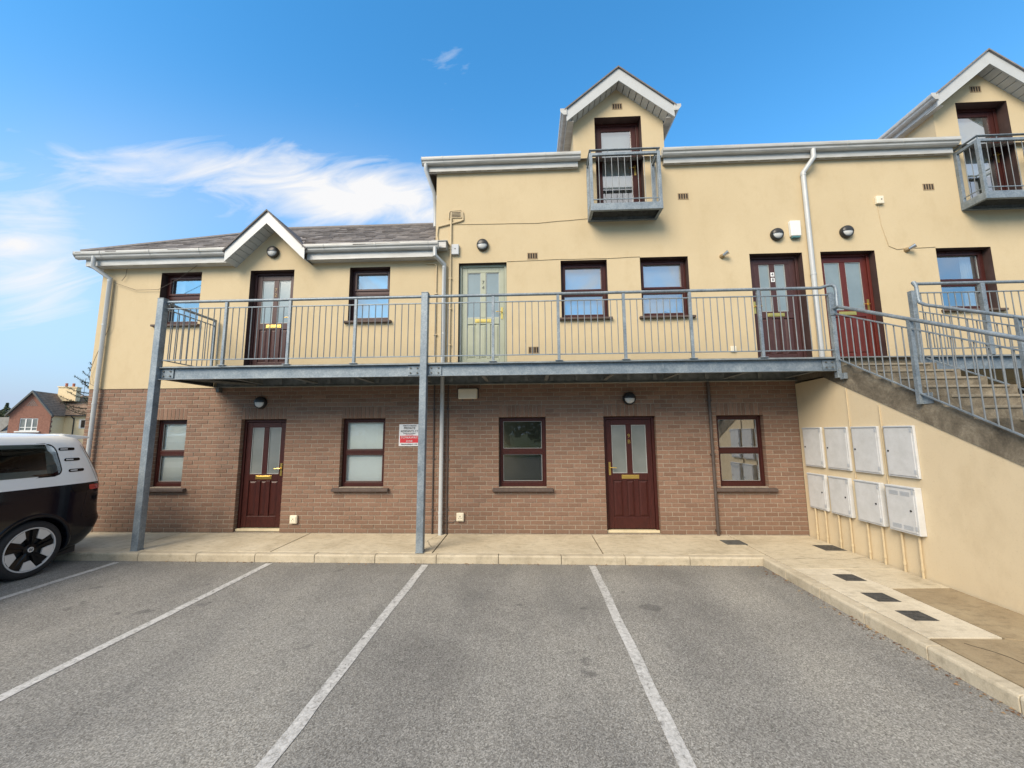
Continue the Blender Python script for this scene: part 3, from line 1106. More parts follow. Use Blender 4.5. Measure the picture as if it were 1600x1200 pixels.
def make_door(parent, x0, x1, z0, z1, yf, wood='mahogany', frost='frosted', handle=-1, digits=None, digit_mat='brass', plates=False, label=None, glass_w=None, open_glass=None):
    """framed two-light panelled door"""
    fr = MB()
    jw, dp = .052, .09
    fr.box(x0 + .004, x0 + jw, yf - .01, yf + dp, z0, z1 - .004).box(x1 - jw, x1 - .004, yf - .01, yf + dp, z0, z1 - .004).box(x0 + jw, x1 - jw, yf - .01, yf + dp, z1 - jw, z1 - .004)
    d = obj('door', fr, wood, parent, bev=.005)
    if label:
        d['label'] = label
    a, b, t, bt = x0 + jw + .004, x1 - jw - .004, z1 - jw - .004, z0 + .045
    h = t - bt
    st = .098
    cm = .05
    xm = (a + b) / 2
    zr0, zr1 = bt + h * .435, bt + h * .50
    lf_ = MB()
    lw_ = glass_w or (xm - cm - a - st)
    y0, y1 = yf + .012, yf + .056
    lf_.box(a, a + st, y0, y1, bt, t).box(b - st, b, y0, y1, bt, t)
    lf_.box(a + st, b - st, y0, y1, t - .10, t).box(a + st, b - st, y0, y1, zr0, zr1).box(a + st, b - st, y0, y1, bt, bt + .20)
    lf_.box(xm - cm, xm + cm, y0, y1, zr1, t - .10)
    # lower muntins
    pw = (b - a - 2 * st)
    for k in (1, 2):
        xx = a + st + pw * k / 3
        lf_.box(xx - .036, xx + .036, y0, y1, bt + .20, zr0)
    if glass_w:
        for s in (-1, 1):
            xo = xm + s * (cm + lw_)
            xi = a + st if s < 0 else b - st
            lf_.box(min(xo, xi), max(xo, xi), y0 + .001, y1, zr1, t - .10)
    obj('door_leaf', lf_, wood, d, bev=.006)
    for k in range(3):
        pa = a + st + pw * k / 3 + (.036 if k else 0)
        pb = a + st + pw * (k + 1) / 3 - (.036 if k < 2 else 0)
        za, zb = bt + .20, zr0
        e, yy = .028, y0 + .018
        vs = [(pa, yy, za), (pb, yy, za), (pb, yy, zb), (pa, yy, zb), (pa + .012, yy, za + .012), (pb - .012, yy, za + .012), (pb - .012, yy, zb - .012), (pa + .012, yy, zb - .012),
              (pa + .012 + e, yy - .013, za + .012 + e), (pb - .012 - e, yy - .013, za + .012 + e), (pb - .012 - e, yy - .013, zb - .012 - e), (pa + .012 + e, yy - .013, zb - .012 - e)]
        fs = [(0, 1, 5, 4), (1, 2, 6, 5), (2, 3, 7, 6), (3, 0, 4, 7), (4, 5, 9, 8), (5, 6, 10, 9), (6, 7, 11, 10), (7, 4, 8, 11), (8, 9, 10, 11)]
        obj('panel', MB().add(vs, fs), wood, d, fix=False)
    bd = MB()
    for s in (-1, 1):
        if glass_w:
            ga, gb = (xm - cm - lw_, xm - cm) if s < 0 else (xm + cm, xm + cm + lw_)
        else:
            ga, gb = (a + st, xm - cm) if s < 0 else (xm + cm, b - st)
        gz0, gz1 = zr1, t - .10
        obj('pane', MB().quad((ga, y0 + .02, gz0), (gb, y0 + .02, gz0), (gb, y0 + .02, gz1), (ga, y0 + .02, gz1)), frost, d, fix=False)
        tt = .012
        bd.box(ga, ga + tt, y0 + .010, y0 + .019, gz0, gz1).box(gb - tt, gb, y0 + .010, y0 + .019, gz0, gz1).box(ga + tt, gb - tt, y0 + .010, y0 + .019, gz0, gz0 + tt).box(ga + tt, gb - tt, y0 + .010, y0 + .019, gz1 - tt, gz1)
    obj('glazing_bead', bd, 'glazing_bead', d)
    # letter box
    zc = (zr0 + zr1) / 2
    lb = MB().box(xm - .155, xm + .155, y0 - .008, y0 - .001, zc - .034, zc + .034).box(xm - .125, xm + .125, y0 - .013, y0 - .0075, zc - .02, zc + .022)
    obj('letter_box', lb, 'brass', d, bev=.003)
    # lever handle on its plate
    xh = (a + .045) if handle < 0 else (b - .045)
    hb = MB().box(xh - .018, xh + .018, y0 - .009, y0 - .001, zc + .03, zc + .26)
    hb.tube([(xh, y0 - .008, zc + .165), (xh, y0 - .045, zc + .165)], .009, 8)
    hb.tube([(xh, y0 - .045, zc + .165), (xh - handle * .05, y0 - .05, zc + .166), (xh - handle * .115, y0 - .046, zc + .16)], .008, 8)
    obj('handle', hb, 'brass', d, smooth=True)
    th = MB().box(x0 + .004, x1 - .004, yf - .05, yf + dp, z0 - .012, z0 + .03)
    obj('threshold', th, 'threshold_stone' if z0 < 1 else 'galv', d, bev=.004)
    if digits:
        zz = t - .30
        for i, ch in enumerate(digits):
            z = zz - i * .105
            if plates:
                obj('number_plate', MB().box(xm - .034, xm + .034, y0 - .004, y0 - .001, z - .04, z + .04), 'sign_white', d)
                put_text('door_number', ch, .075, 'sign_black', (xm, y0 - .006, z), d)
            else:
                put_text('door_number', ch, .095, digit_mat, (xm, y0 - .004, z), d)
    return d


YG = .095
for a, b, c, d_, k in g_open_low:
    if k == 'w':
        make_window(low, a, b, c, d_, YG, blind='white', top_open=False)
    else:
        make_door(low, a, b, c + .02, d_, YG, handle=1, digits=None)
for i, (a, b, c, d_, k) in enumerate(g_open_tall):
    if k == 'w':
        make_window(tall, a, b, c, d_, YG, glass='glass' if i == 0 else 'glass_bright', top_open=False)
    else:
        make_door(tall, a, b, c + .02, d_, YG, digits='9B', label='mahogany ground floor door numbered 9 B')
YU = .125
for i, (a, b, c, d_, k) in enumerate(u_open_low):
    if k == 'w':
        make_window(low, a, b, c, d_, YU, wood='mahogany' if i == 0 else 'dark_hardwood', glass='glass_bright', sill='render', blind=('curtain', None, 'net')[i], split=.56)
    else:
        make_door(low, a, b, c, d_, YU, wood='dark_hardwood', frost='frosted_pale', handle=1, digits='72', digit_mat='aged_brass')
for i, (a, b, c, d_, k) in enumerate(u_open_tall):
    if k == 'w':
        make_window(tall, a, b, c, d_, YU, glass='glass_bright', sill='render', split=.46, blind='net' if i < 3 else 'curtain')
    elif i == 0:
        make_door(tall, a, b, c, d_, YU - .04, wood='sage_paint', frost='frosted_pale', handle=1, digits='74', digit_mat='dark_steel', label='sage green upper floor door')
    elif i == 3:
        make_door(tall, a, b, c, d_, YU, wood='dark_hardwood', frost='frosted_pale', digits='48', plates=True, glass_w=.19, label='dark brown upper floor door with white number plates')
    else:
        make_door(tall, a, b, c, d_, YU, wood='red_hardwood', frost='frosted_pale', handle=1, label='bright red mahogany upper floor door')
for dm in dormers:       # fully glazed balcony doors in the dormers
    x0, x1, z0, z1, yf = dm[3], dm[4], DOOR_B, DOOR_T, .16
    fr = MB().box(x0 + .004, x0 + .06, yf, yf + .09, z0, z1).box(x1 - .06, x1 - .004, yf, yf + .09, z0, z1).box(x0 + .06, x1 - .06, yf, yf + .09, z1 - .06, z1 - .004).box(x0 + .06, x1 - .06, yf, yf + .09, z0, z0 + .05)
    d = obj('balcony_door', fr, 'mahogany', tall, bev=.005)
    a, b, t, bt = x0 + .064, x1 - .064, z1 - .064, z0 + .054
    lf_ = MB().box(a, a + .10, yf + .012, yf + .056, bt, t).box(b - .10, b, yf + .012, yf + .056, bt, t).box(a + .10, b - .10, yf + .012, yf + .056, t - .1, t).box(a + .10, b - .10, yf + .012, yf + .056, bt, bt + .14)
    obj('door_leaf', lf_, 'mahogany', d, bev=.006)
    obj('pane', MB().quad((a + .1, yf + .03, bt + .14), (b - .1, yf + .03, bt + .14), (b - .1, yf + .03, t - .1), (a + .1, yf + .03, t - .1)), 'glass_bright', d, fix=False)
    obj('net_curtain', MB().quad((a + .1, yf + .1, bt + .62), (b - .1, yf + .1, bt + .62), (b - .1, yf + .1, t), (a + .1, yf + .1, t)), 'blind', d, fix=False)
    xh, zc, y0 = b - .045, z0 + 1.0, yf + .012
    hb = MB().box(xh - .018, xh + .018, y0 - .009, y0 - .001, zc - .1, zc + .12)
    hb.tube([(xh, y0 - .008, zc + .05), (xh, y0 - .045, zc + .05), (xh - .12, y0 - .05, zc + .03)], .009, 8)
    obj('handle', hb, 'brass', d)

# small things on the inner sills
t = root('sill_ornament', 'small pale ornament on the sill inside the first upper window right of the sage door', 'ornament', (1.0, .24, 3.93))
obj('figure', MB().lathe((1.02, .25, 3.90), (0, 0, 1), [(.001, 0), (.035, 0), (.04, .03), (.022, .07), (.03, .11), (.018, .14), (.001, .15)], 12), 'cream_plastic', t, smooth=True)
t = root('sill_ornament', 'dark house-shaped ornament on the sill inside the second upper window right of the sage door', 'ornament', (2.6, .26, 3.93))
obj('figure', MB().prism([(2.5, 3.9), (2.74, 3.9), (2.70, 4.03), (2.60, 4.06), (2.55, 3.98)], 'y', .22, .30), 'ornament_dark', t)


# ------------------------------------------------------------------ eaves, gutters, roofs
GUT = [(-.005, .0), (-.065, .0), (-.088, .022), (-.093, .05), (-.118, .066), (-.124, .09), (-.124, .125), (-.114, .125), (-.112, .088), (-.09, .07), (-.08, .02), (-.06, .01), (-.01, .01), (-.01, .11), (-.005, .11)]


def eaves(parent, x0, x1, zf, yfas, gut_z, fas_h=.2, ext=(.04, .04), name='gutter'):
    """fascia board with an ogee gutter hung in front and a ventilated soffit behind"""
    f = obj('fascia', MB().box(x0, x1, yfas, yfas + .02, zf, zf + fas_h).box(x0, x1, yfas + .02, -.012, zf + .012, zf + .022), 'gutter_upvc', parent, bev=.003)
    n = int((x1 - x0) / .3)
    for i in range(n):
        obj('soffit_vent', MB().box(x0 + .03 + i * .3, x0 + .03 + i * .3 + .18, yfas + .022, yfas + .034, zf + .004, zf + .0115), 'vent_dark', f)
    pts = [(yfas + p[0], gut_z + p[1]) for p in GUT]
    g_ = obj('gutter', MB().prism(pts, 'x', x0 - ext[0], x1 + ext[1]), 'gutter_upvc', parent, bev=.003)
    br = MB()
    k = x0 + .35
    while k < x1:
        br.prism([(yfas + p[0] * 1.05, gut_z + p[1] - .003) for p in GUT[:7]] + [(yfas - .1, gut_z + .132), (yfas, gut_z + .115)], 'x', k, k + .03)
        k += 1.0
    obj('gutter_bracket', br, 'gutter_upvc', g_)
    cp = MB()
    for xe in (x0 - ext[0] - .004, x1 + ext[1] - .001):
        cp.prism([(yfas - .004, gut_z - .003), (yfas - .066, gut_z - .003), (yfas - .096, gut_z + .03), (yfas - .127, gut_z + .07), (yfas - .127, gut_z + .128), (yfas - .004, gut_z + .128)], 'x', xe, xe + .005)
    obj('gutter_end', cp, 'gutter_upvc', g_)
    return f


eaves(tall, -2.01, 1.0, 6.89, -.10, 7.0, .14)
eaves(tall, 2.64, 7.96, 6.895, -.10, 7.01, .14)
eaves(tall, 9.45, 12.6, 6.90, -.10, 7.02, .14)
eaves(low, -8.68, -5.80, 5.075, -.20, 5.20, .20, (.16, .02))
eaves(low, -4.24, -1.72, 5.085, -.20, 5.215, .20, (.03, .04))
obj('verge_soffit', MB().box(-8.68, XL + .0, -.18, 4.7, 5.075, 5.095).box(-8.70, -8.68, -.20, 4.72, 5.075, 5.27), 'gutter_upvc', low)

# hipped roof of the low block, laid with slates in courses
ex0, ey0, ez, tp = -8.82, -.30, 5.30, .70
ry, rz = 2.2, 5.30 + .70 * 2.5
hipx = ex0 + 2.5
rb = MB()
gy = .745                          # where the small gable ridge dies into the main slope
rb.poly([(ex0, ey0, ez), (GX - .79, ey0, ez), (GX, gy, ez + tp * (gy - ey0)), (hipx + .01, ry, rz), (hipx, ry, rz)])
rb.poly([(GX + .79, ey0, ez), (XM, ey0, ez), (XM, ry, rz), (hipx + .01, ry, rz), (GX, gy, ez + tp * (gy - ey0))])
rb.poly([(ex0, ey0, ez), (hipx, ry, rz), (ex0, 2 * ry - ey0, ez)])
rb.poly([(XM, 2 * ry - ey0, ez), (ex0, 2 * ry - ey0, ez), (hipx, ry, rz), (XM, ry, rz)])
roof = obj('roof', rb, 'slate', low, fix=False)
sl = MB()
L = math.hypot(ry - ey0, rz - ez)
uy, uz = (ry - ey0) / L, (rz - ez) / L
nrows = 14
for i in range(nrows):
    s0, s1 = L * i / nrows, min(L, L * (i + 1) / nrows + .03)
    xlo = ex0 + 2.5 * (s0 / L) + .02
    x = xlo - random.uniform(0, .2)
    while x < XM - .02:
        w = random.uniform(.16, .30)
        xa_, xb_ = max(x, xlo), min(x + w - .006, XM - .01)
        x += w
        if xb_ - xa_ < .04:
            continue
        if abs((xa_ + xb_) / 2 - GX) < .80 * (1 - (s0 + .02) / L * 2.5 / (gy - ey0)) + .10:
            continue
        h0, h1 = .022 + random.uniform(0, .010), .008
        def P(xx, s, h):
            return (xx, ey0 + uy * s - uz * h, ez + uz * s + uy * h)
        sd = s0 - random.uniform(0, .02)
        sl.add([P(xa_, sd, h0), P(xb_, sd, h0), P(xb_, s1, h1), P(xa_, s1, h1), P(xa_, sd, 0), P(xb_, sd, 0), P(xb_, s1, 0), P(xa_, s1, 0)],
               [(0, 1, 2, 3), (4, 5, 1, 0), (4, 0, 3, 7), (5, 6, 2, 1)])
obj('slate_courses', sl, 'slate', roof, fix=False, kind='stuff')
obj('ridge_tile', MB().tube([(hipx, ry, rz + .01), (XM, ry, rz + .01)], .07, 8).tube([(ex0 + .05, ey0 + .05, ez + .05), (hipx, ry, rz + .02)], .045, 6), 'slate', roof)

# small front gable over the upper door of the low block
def verge(parent, cx, half, z_tip, z_apex, yfr, bw, yback, boards=True, soff_to=-.012, trim=.03):
    """pair of bargeboards with a boarded soffit running back to the wall, and the slates above"""
    dz = z_apex - z_tip
    ln = math.hypot(half, dz)
    nx, nz = dz / ln, half / ln          # unit normal of the right slope (pointing up/right)
    vb = bw / nz                          # vertical height of the board
    bb = MB()
    for s in (-1, 1):
        bb.add([(cx, yfr, z_apex), (cx + s * half, yfr, z_tip), (cx + s * half, yfr, z_tip - vb * .92), (cx, yfr, z_apex - vb),
                (cx, yfr + .022, z_apex), (cx + s * half, yfr + .022, z_tip), (cx + s * half, yfr + .022, z_tip - vb * .92), (cx, yfr + .022, z_apex - vb)],
               [(0, 1, 2, 3), (4, 7, 6, 5), (0, 4, 5, 1), (1, 5, 6, 2), (2, 6, 7, 3)])
    b = obj('bargeboard', bb, 'upvc', parent)
    # soffit boards as separate strips
    n = 9
    for s in (-1, 1):
        for i in range(n):
            t0, t1 = i / n + .006, (i + 1) / n - .006
            q = []
            for t_ in (t0, t1):
                x = cx + s * half * t_
                z = z_apex - vb * .9 - dz * t_
                q.append((x, z))
            m = MB()
            m.add([(q[0][0], yfr + .023, q[0][1]), (q[1][0], yfr + .023, q[1][1]), (q[1][0], soff_to, q[1][1]), (q[0][0], soff_to, q[0][1]),
                   (q[0][0], yfr + .023, q[0][1] + .015), (q[1][0], yfr + .023, q[1][1] + .015), (q[1][0], soff_to, q[1][1] + .015), (q[0][0], soff_to, q[0][1] + .015)],
                  [(0, 1, 2, 3), (4, 7, 6, 5), (0, 4, 5, 1), (1, 5, 6, 2), (2, 6, 7, 3), (3, 7, 4, 0)])
            obj('soffit_board', m, 'upvc', b)
    # roof covering
    rf = MB()
    for s in (-1, 1):
        e = .035
        rf.add([(cx, yfr - .03, z_apex + .002), (cx + s * (half + e), yfr - .03, z_tip - e * dz / half + .002), (cx + s * (half + e), yback, z_tip - e * dz / half + .002), (cx, yback, z_apex + .002),
                (cx, yfr - .03, z_apex + .034), (cx + s * (half + e), yfr - .03, z_tip - e * dz / half + .034), (cx + s * (half + e), yback, z_tip - e * dz / half + .034), (cx, yback, z_apex + .034)],
               [(0, 1, 2, 3), (4, 7, 6, 5), (0, 4, 5, 1), (1, 5, 6, 2), (3, 2, 6, 7)])
    obj('verge_roof', rf, 'slate', b)
    return b


verge(low, GX, .78, 5.26, 6.03, -.32, .17, 1.2)

# dormers
for dm in dormers:
    wl_, wr, cx, _, _ = dm
    half = 1.03
    sd = MB().box(wl_, wl_ + .1, -.011, 4.0, ZT - .4, DE + .02).box(wr - .1, wr, -.011, 4.0, ZT - .4, DE + .02)
    dw = obj('dormer', sd, 'render', tall)
    b = verge(dw, cx, half, 7.985, 8.835, -.25, .205, 4.0)
    # side eaves: fascia, soffit and gutter run back along both sides
    sf = MB()
    for s in (-1, 1):
        xo = cx + s * (half - .01)
        xw = wl_ if s < 0 else wr
        sf.box(min(xo, xo - s * .02), max(xo, xo - s * .02), -.23, 4.0, 7.77, 7.96)
        sf.box(min(xo, xw), max(xo, xw), -.20, 4.0, 7.775, 7.785)
    obj('dormer_fascia', sf, 'gutter_upvc', dw)
    gm = MB()
    for s in (-1, 1):
        xo = cx + s * (half - .01)
        gm.prism([(xo + s * (-p[0] - .004), 7.865 + p[1]) for p in GUT], 'y', -.27, 4.0)
    for s in (-1, 1):
        xo = cx + s * (half - .01)
        gm.prism([(xo + s * p[0], 7.865 + p[1]) for p in ((.004, -.003), (.07, -.003), (.098, .03), (.131, .07), (.131, .128), (.004, .128))], 'y', -.275, -.271)
    obj('dormer_gutter', gm, 'gutter_upvc', dw, bev=.003)

# roof of the tall block, out of sight above the gutters but closing the building
tr = MB()
te, tyr = 7.06, 4.0
tzr = te + 4.1 * .42
tr.poly([(-2.03, -.1, te), (XR, -.1, te), (XR, tyr, tzr), (-2.03, tyr, tzr)])
tr.poly([(-2.03, 8.1, te), (-2.03, tyr, tzr), (XR, tyr, tzr), (XR, 8.1, te)])
tr.poly([(-2.03, -.1, te), (-2.03, tyr, tzr), (-2.03, 8.1, te)])
obj('roof', tr, 'slate', tall, fix=False)


# rainwater pipes
def downpipe(parent, pts, r, mat='upvc', clips=(), sq=False):
    d = obj('downpipe', MB().tube(pts, r, 4 if sq else 12), mat, parent, smooth=not sq, bev=.004 if sq else 0)
    c = MB()
    for z, x, y in clips:
        c.lathe((x, y, z), (0, 0, 1), [(r, 0), (r + .006, 0), (r + .006, .035), (r, .035)], 12)
    if clips:
        obj('pipe_socket', c, mat, d, smooth=True)
    return d


downpipe(low, [(-8.46, -.27, 5.24), (-8.46, -.27, 5.03), (-8.30, -.075, 4.86), (-8.30, -.075, ZP)], .036, 'upvc', [(4.80, -8.30, -.075), (3.9, -8.30, -.075), (2.35, -8.30, -.075), (1.2, -8.30, -.075)])
downpipe(low, [(-1.74, -.26, 5.24), (-1.74, -.26, 5.08), (-1.60, -.075, 4.98), (-1.60, -.075, ZP)], .036, 'upvc', [(4.90, -1.60, -.075), (3.6, -1.60, -.075), (2.45, -1.60, -.075), (.35, -1.60, -.075)])
obj('hopper', MB().box(-1.83, -1.55, -.17, -.013, 5.27, 5.40).prism([(-1.83, 5.40), (-1.52, 5.40), (-1.52, 5.415), (-1.83, 5.415)], 'y', -.19, -.013), 'gutter_upvc', tall, bev=.012)
downpipe(tall, [(5.39, -.16, 7.03), (5.39, -.16, 6.86), (5.235, -.065, 6.62), (5.225, -.065, 2.9)], .042, 'upvc', [(6.56, 5.235, -.065), (4.6, 5.23, -.065)])
downpipe(tall, [(-1.98, -.15, 7.03), (-1.98, -.15, 6.9), (-1.86, .08, 6.55), (-1.86, .2, 6.2), (-1.86, .2, 5.9)], .036)
obj('soil_pipe', MB().tube([(3.215, -.035, 2.66), (3.215, -.035, ZP)], .026, 10), 'brown_pipe', tall, smooth=True)
cl_ = MB()
for z in (.06, 1.35, 2.3):
    cl_.box(3.215 - .035, 3.215 + .035, -.055, .0, z, z + .03)
obj('pipe_bracket', cl_, 'brown_pipe', bpy.data.objects['soil_pipe'])
for x in (-1.76, -1.50):
    p = obj('cable_conduit', MB().tube([(x, -.018, 2.66), (x, -.018, ZP)], .012, 8), 'brown_pipe', tall, smooth=True)
    c = MB()
    for z in (.4, 1.3, 2.2):
        c.box(x - .025, x + .025, -.025, .0, z, z + .02)
    obj('pipe_clip', c, 'brown_pipe', p)

# cream painted service pipes by the corner of the tall block
sp = root('service_pipe', 'cream painted pipes climbing to a small wall grille at the corner of the tall block', 'pipe', (-1.49, -.03, 2.9))
pm = MB()
pm.tube([(-1.49, -.035, 2.9), (-1.485, -.035, 5.94)], .020, 8)
pm.tube([(-1.25, -.03, 5.93), (-1.25, -.03, 5.90), (-1.32, -.03, 5.87), (-1.74, -.03, 5.77), (-1.76, -.03, 5.6), (-1.70, -.03, 5.3)], .014, 8)
pm.tube([(-1.25, -.03, 5.93), (-1.26, -.03, 6.06)], .016, 8)
pm.tube([(-1.53, -.03, 5.93), (-1.53, -.03, 6.05), (-1.50, -.03, 6.09), (-1.29, -.03, 6.10), (-1.26, -.03, 6.06)], .010, 6)
pm.tube([(-1.96, -.03, 5.02), (-1.80, -.03, 5.02), (-1.76, -.03, 4.98), (-1.76, -.03, 2.9)], .014, 8)
obj('pipe', pm, 'pipe_paint', sp, smooth=True)
c = MB()
for x, zs in ((-1.49, (3.4, 4.1, 4.7, 5.3)), (-1.76, (3.6, 4.4))):
    for z in zs:
        c.box(x - .03, x + .03, -.055, -.012, z, z + .02)
obj('pipe_clip', c, 'pipe_paint', sp)
obj('grille_frame', MB().box(-1.50, -1.28, -.03, -.012, 5.95, 6.08), 'pipe_paint', sp)
gs = MB()
for i in range(4):
    gs.box(-1.48, -1.30, -.034, -.0305, 5.965 + i * .028, 5.978 + i * .028)
obj('grille_slot', gs, 'vent_dark', sp)


def cable(label, pts, r=.006, mat='pipe_paint', jit=.004):
    q = []
    pts = [Vector(p) for p in pts]
    for a, b in zip(pts, pts[1:]):
        n = max(1, int((b - a).length / .18))
        for i in range(n):
            v = a + (b - a) * i / n
            q.append((v.x + random.uniform(-jit, jit), v.y, v.z + random.uniform(-jit, jit)))
    q.append(tuple(pts[-1]))
    return tag(obj('cable', MB().tube(q, r, 6), mat, None, smooth=True), label, 'cable', 'cables clipped to the walls')


cable('cream cable running level from the corner pipes to the middle wall balcony', [(-1.42, -.018, 5.82), (.2, -.018, 5.80), (1.19, -.018, 5.86)])
cable('cream cable at lintel height from the sage door to the second window', [(-.40, -.018, 5.035), (.62, -.018, 5.05), (1.51, -.018, 5.045), (2.12, -.018, 5.06)])
cable('cream cable dropping from the small grey box to the right-hand spotlight', [(6.56, -.018, 5.95), (6.58, -.018, 5.55), (6.66, -.018, 5.14), (6.80, -.018, 5.07), (7.0, -.018, 5.09), (7.48, -.018, 5.10)])
cable('thin dark loose wire sagging from the left downpipe across the left upper window', [(-8.22, -.06, 4.78), (-7.75, -.05, 4.62), (-7.30, -.05, 4.62), (-6.9, -.06, 4.82), (-6.5, -.1, 5.08)], .004, 'brown_pipe', 0)
cable('thin dark loose wire looping beside the lower part of the left downpipe', [(-8.22, -.05, 4.75), (-8.20, -.06, 3.9), (-8.42, -.05, 3.3), (-8.52, -.05, 2.95), (-8.45, -.06, 2.75), (-8.25, -.05, 2.66)], .004, 'brown_pipe', 0)
cable('short dark wire stub hanging under the left eaves', [(-8.0, -.05, 5.07), (-8.01, -.05, 4.92), (-8.08, -.05, 4.82)], .004, 'brown_pipe', 0)
cable('dark wire from the low socket to the white downpipe foot', [(-1.31, -.015, .24), (-1.40, -.012, .19), (-1.52, -.012, .20), (-1.58, -.02, .12)], .005, 'brown_pipe', .002)


# ------------------------------------------------------------------ wall fittings
def make_lamp():
    r = bpy.data.objects.new('wall_lamp', None)
    COL.objects.link(r)
    tag(r, '', 'wall lamp', 'round bulkhead lamps')
    body = MB().lathe((0, 0, 0), (0, -1, 0), [(.001, 0), (.112, 0), (.116, .012), (.116, .045), (.104, .068), (.092, .070), (.092, .055)], 28)
    b = obj('housing', body, 'black_plastic', r, smooth=True)
    dif = MB().lathe((0, -.054, 0), (0, -1, 0), [(.092, 0), (.085, .018), (.06, .034), (.03, .041), (.001, .043)], 28)
    obj('diffuser', dif, 'lamp_diffuser', r, smooth=True)
    # eyelid: upper half cowl
    vs, fs = [], []
    n, m = 18, 7
    for i in range(m + 1):
        ph = (PI / 2) * i / m
        for j in range(n + 1):
            th = PI * j / n
            rr = .108 * math.cos(ph * .98)
            yy = -.058 - .052 * math.sin(ph)
            vs.append((rr * math.cos(th), yy, .004 + rr * math.sin(th) * 1.0))
    for i in range(m):
        for j in range(n):
            fs.append((i * (n + 1) + j, i * (n + 1) + j + 1, (i + 1) * (n + 1) + j + 1, (i + 1) * (n + 1) + j))
    obj('eyelid', MB().add(vs, fs), 'black_plastic', r, smooth='all')
    return r


lampA = make_lamp()
lamps = [(1.804, 2.365, .0, 'round black eyelid lamp on the brick above the ground floor door marked 9 B'),
         (-5.064, 2.358, .0, 'round black eyelid lamp on the brick above the left ground floor door'),
         (-5.025, 5.338, -.012, 'round black eyelid lamp in the small gable above the left upper door'),
         (-.866, 5.365, -.012, 'round black eyelid lamp on the cream wall above the sage green door'),
         (4.663, 5.414, -.012, 'round black eyelid lamp beside the white alarm box'),
         (5.922, 5.426, -.012, 'round black eyelid lamp above the bright red door, right of the tall downpipe')]
for i, (x, z, y, lab) in enumerate(lamps):
    if i == 0:
        lampA.location = (x, y, z)
        lampA['label'] = lab
    else:
        copy_thing(lampA, (x, y, z), lab)


def make_vent():
    r = bpy.data.objects.new('air_vent', None)
    COL.objects.link(r)
    tag(r, '', 'air vent', 'air bricks in the cream wall')
    f = MB().box(-.1, .1, -.006, .02, -.065, -.052).box(-.1, .1, -.006, .02, .052, .065)
    for k in range(5):
        x = -.1 + k * .0465
        f.box(x, x + .014, -.006, .02, -.052, .052)
    obj('grille', f, 'vent_terracotta', r)
    obj('vent_opening', MB().quad((-.1, -.0015, -.065), (.1, -.0015, -.065), (.1, -.0015, .065), (-.1, -.0015, .065)), 'vent_dark', r, fix=False)
    return r


ventA = make_vent()
vents = [(1.822, 8.22, 'terracotta air brick in the peak of the middle dormer'),
         (8.64, 8.262, 'terracotta air brick in the peak of the right-hand dormer'),
         (3.0, 6.253, 'terracotta air brick right of the middle wall balcony'),
         (7.515, 6.283, 'terracotta air brick left of the right-hand wall balcony'),
         (.093, 5.13, 'terracotta air brick between the sage door and first window, at lintel height'),
         (.093, 3.29, 'terracotta air brick low behind the walkway railing, right of the sage door')]
for i, (x, z, lab) in enumerate(vents):
    if i == 0:
        ventA.location = (x, -.012, z)
        ventA['label'] = lab
    else:
        copy_thing(ventA, (x, -.012, z), lab)


def make_spot():
    r = bpy.data.objects.new('spotlight', None)
    COL.objects.link(r)
    tag(r, '', 'spotlight', 'small spotlights on the cream wall')
    obj('mount', MB().lathe((-.02, 0, -.03), (0, -1, 0), [(.001, 0), (.045, 0), (.042, .03), (.02, .06), (.001, .062)], 16), 'aged_brass', r, smooth=True)
    obj('lamp_head', MB().tube([(-.01, -.05, -.025), (.02, -.085, -.005), (.05, -.115, .012)], .03, 12, r1=.042), 'steel_bright', r, smooth=True)
    return r


s1 = make_spot()
s1.location = (3.66, -.012, 5.05)
s1['label'] = 'small metal spotlight on the cream wall left of the dark brown numbered door'
copy_thing(s1, (6.98, -.012, 5.08), 'small metal spotlight on the cream wall between the red door and right-hand window')

t = root('alarm_box', 'white alarm box with teal lower strip beside the tall downpipe', 'alarm box', (4.99, -.012, 5.34))
obj('casing', MB().prism([(4.90, 5.36), (5.08, 5.36), (5.085, 5.66), (4.895, 5.66)], 'y', -.085, -.012), 'white_plastic', t, bev=.012)
obj('beacon', MB().box(4.915, 5.065, -.08, -.02, 5.325, 5.358), 'teal_plastic', t, bev=.006)
t = root('junction_box', 'grey upright junction box beside the cream pipes at the block corner', 'junction box', (-1.39, -.012, 5.18))
obj('casing', MB().box(-1.465, -1.325, -.075, -.012, 5.18, 5.385), 'grey_plastic', t, bev=.008)
obj('cover_screw', MB().disc((-1.395, -.079, 5.29), .012, (0, 1, 0), .005, 10), 'black_plastic', t)
t = root('junction_box', 'small square grey junction box high on the wall right of the tall downpipe', 'junction box', (6.58, -.012, 5.96))
obj('casing', MB().box(6.515, 6.645, -.065, -.012, 5.96, 6.11), 'cream_plastic', t, bev=.008)
obj('cover_screw', MB().disc((6.60, -.069, 6.04), .011, (0, 1, 0), .005, 10), 'black_plastic', t)
t = root('floodlight', 'cream rectangular floodlight on the brick under the walkway, right of the white downpipe', 'floodlight', (-1.13, 0, 2.37))
obj('casing', MB().box(-1.305, -.955, -.10, -.02, 2.385, 2.575), 'cream_plastic', t, bev=.02)
obj('back_plate', MB().box(-1.325, -.935, -.03, 0, 2.40, 2.59), 'black_plastic', t, bev=.01)
obj('bracket', MB().box(-1.24, -1.22, -.07, -.04, 2.355, 2.386).box(-1.05, -1.03, -.07, -.04, 2.355, 2.386), 'dark_steel', t)
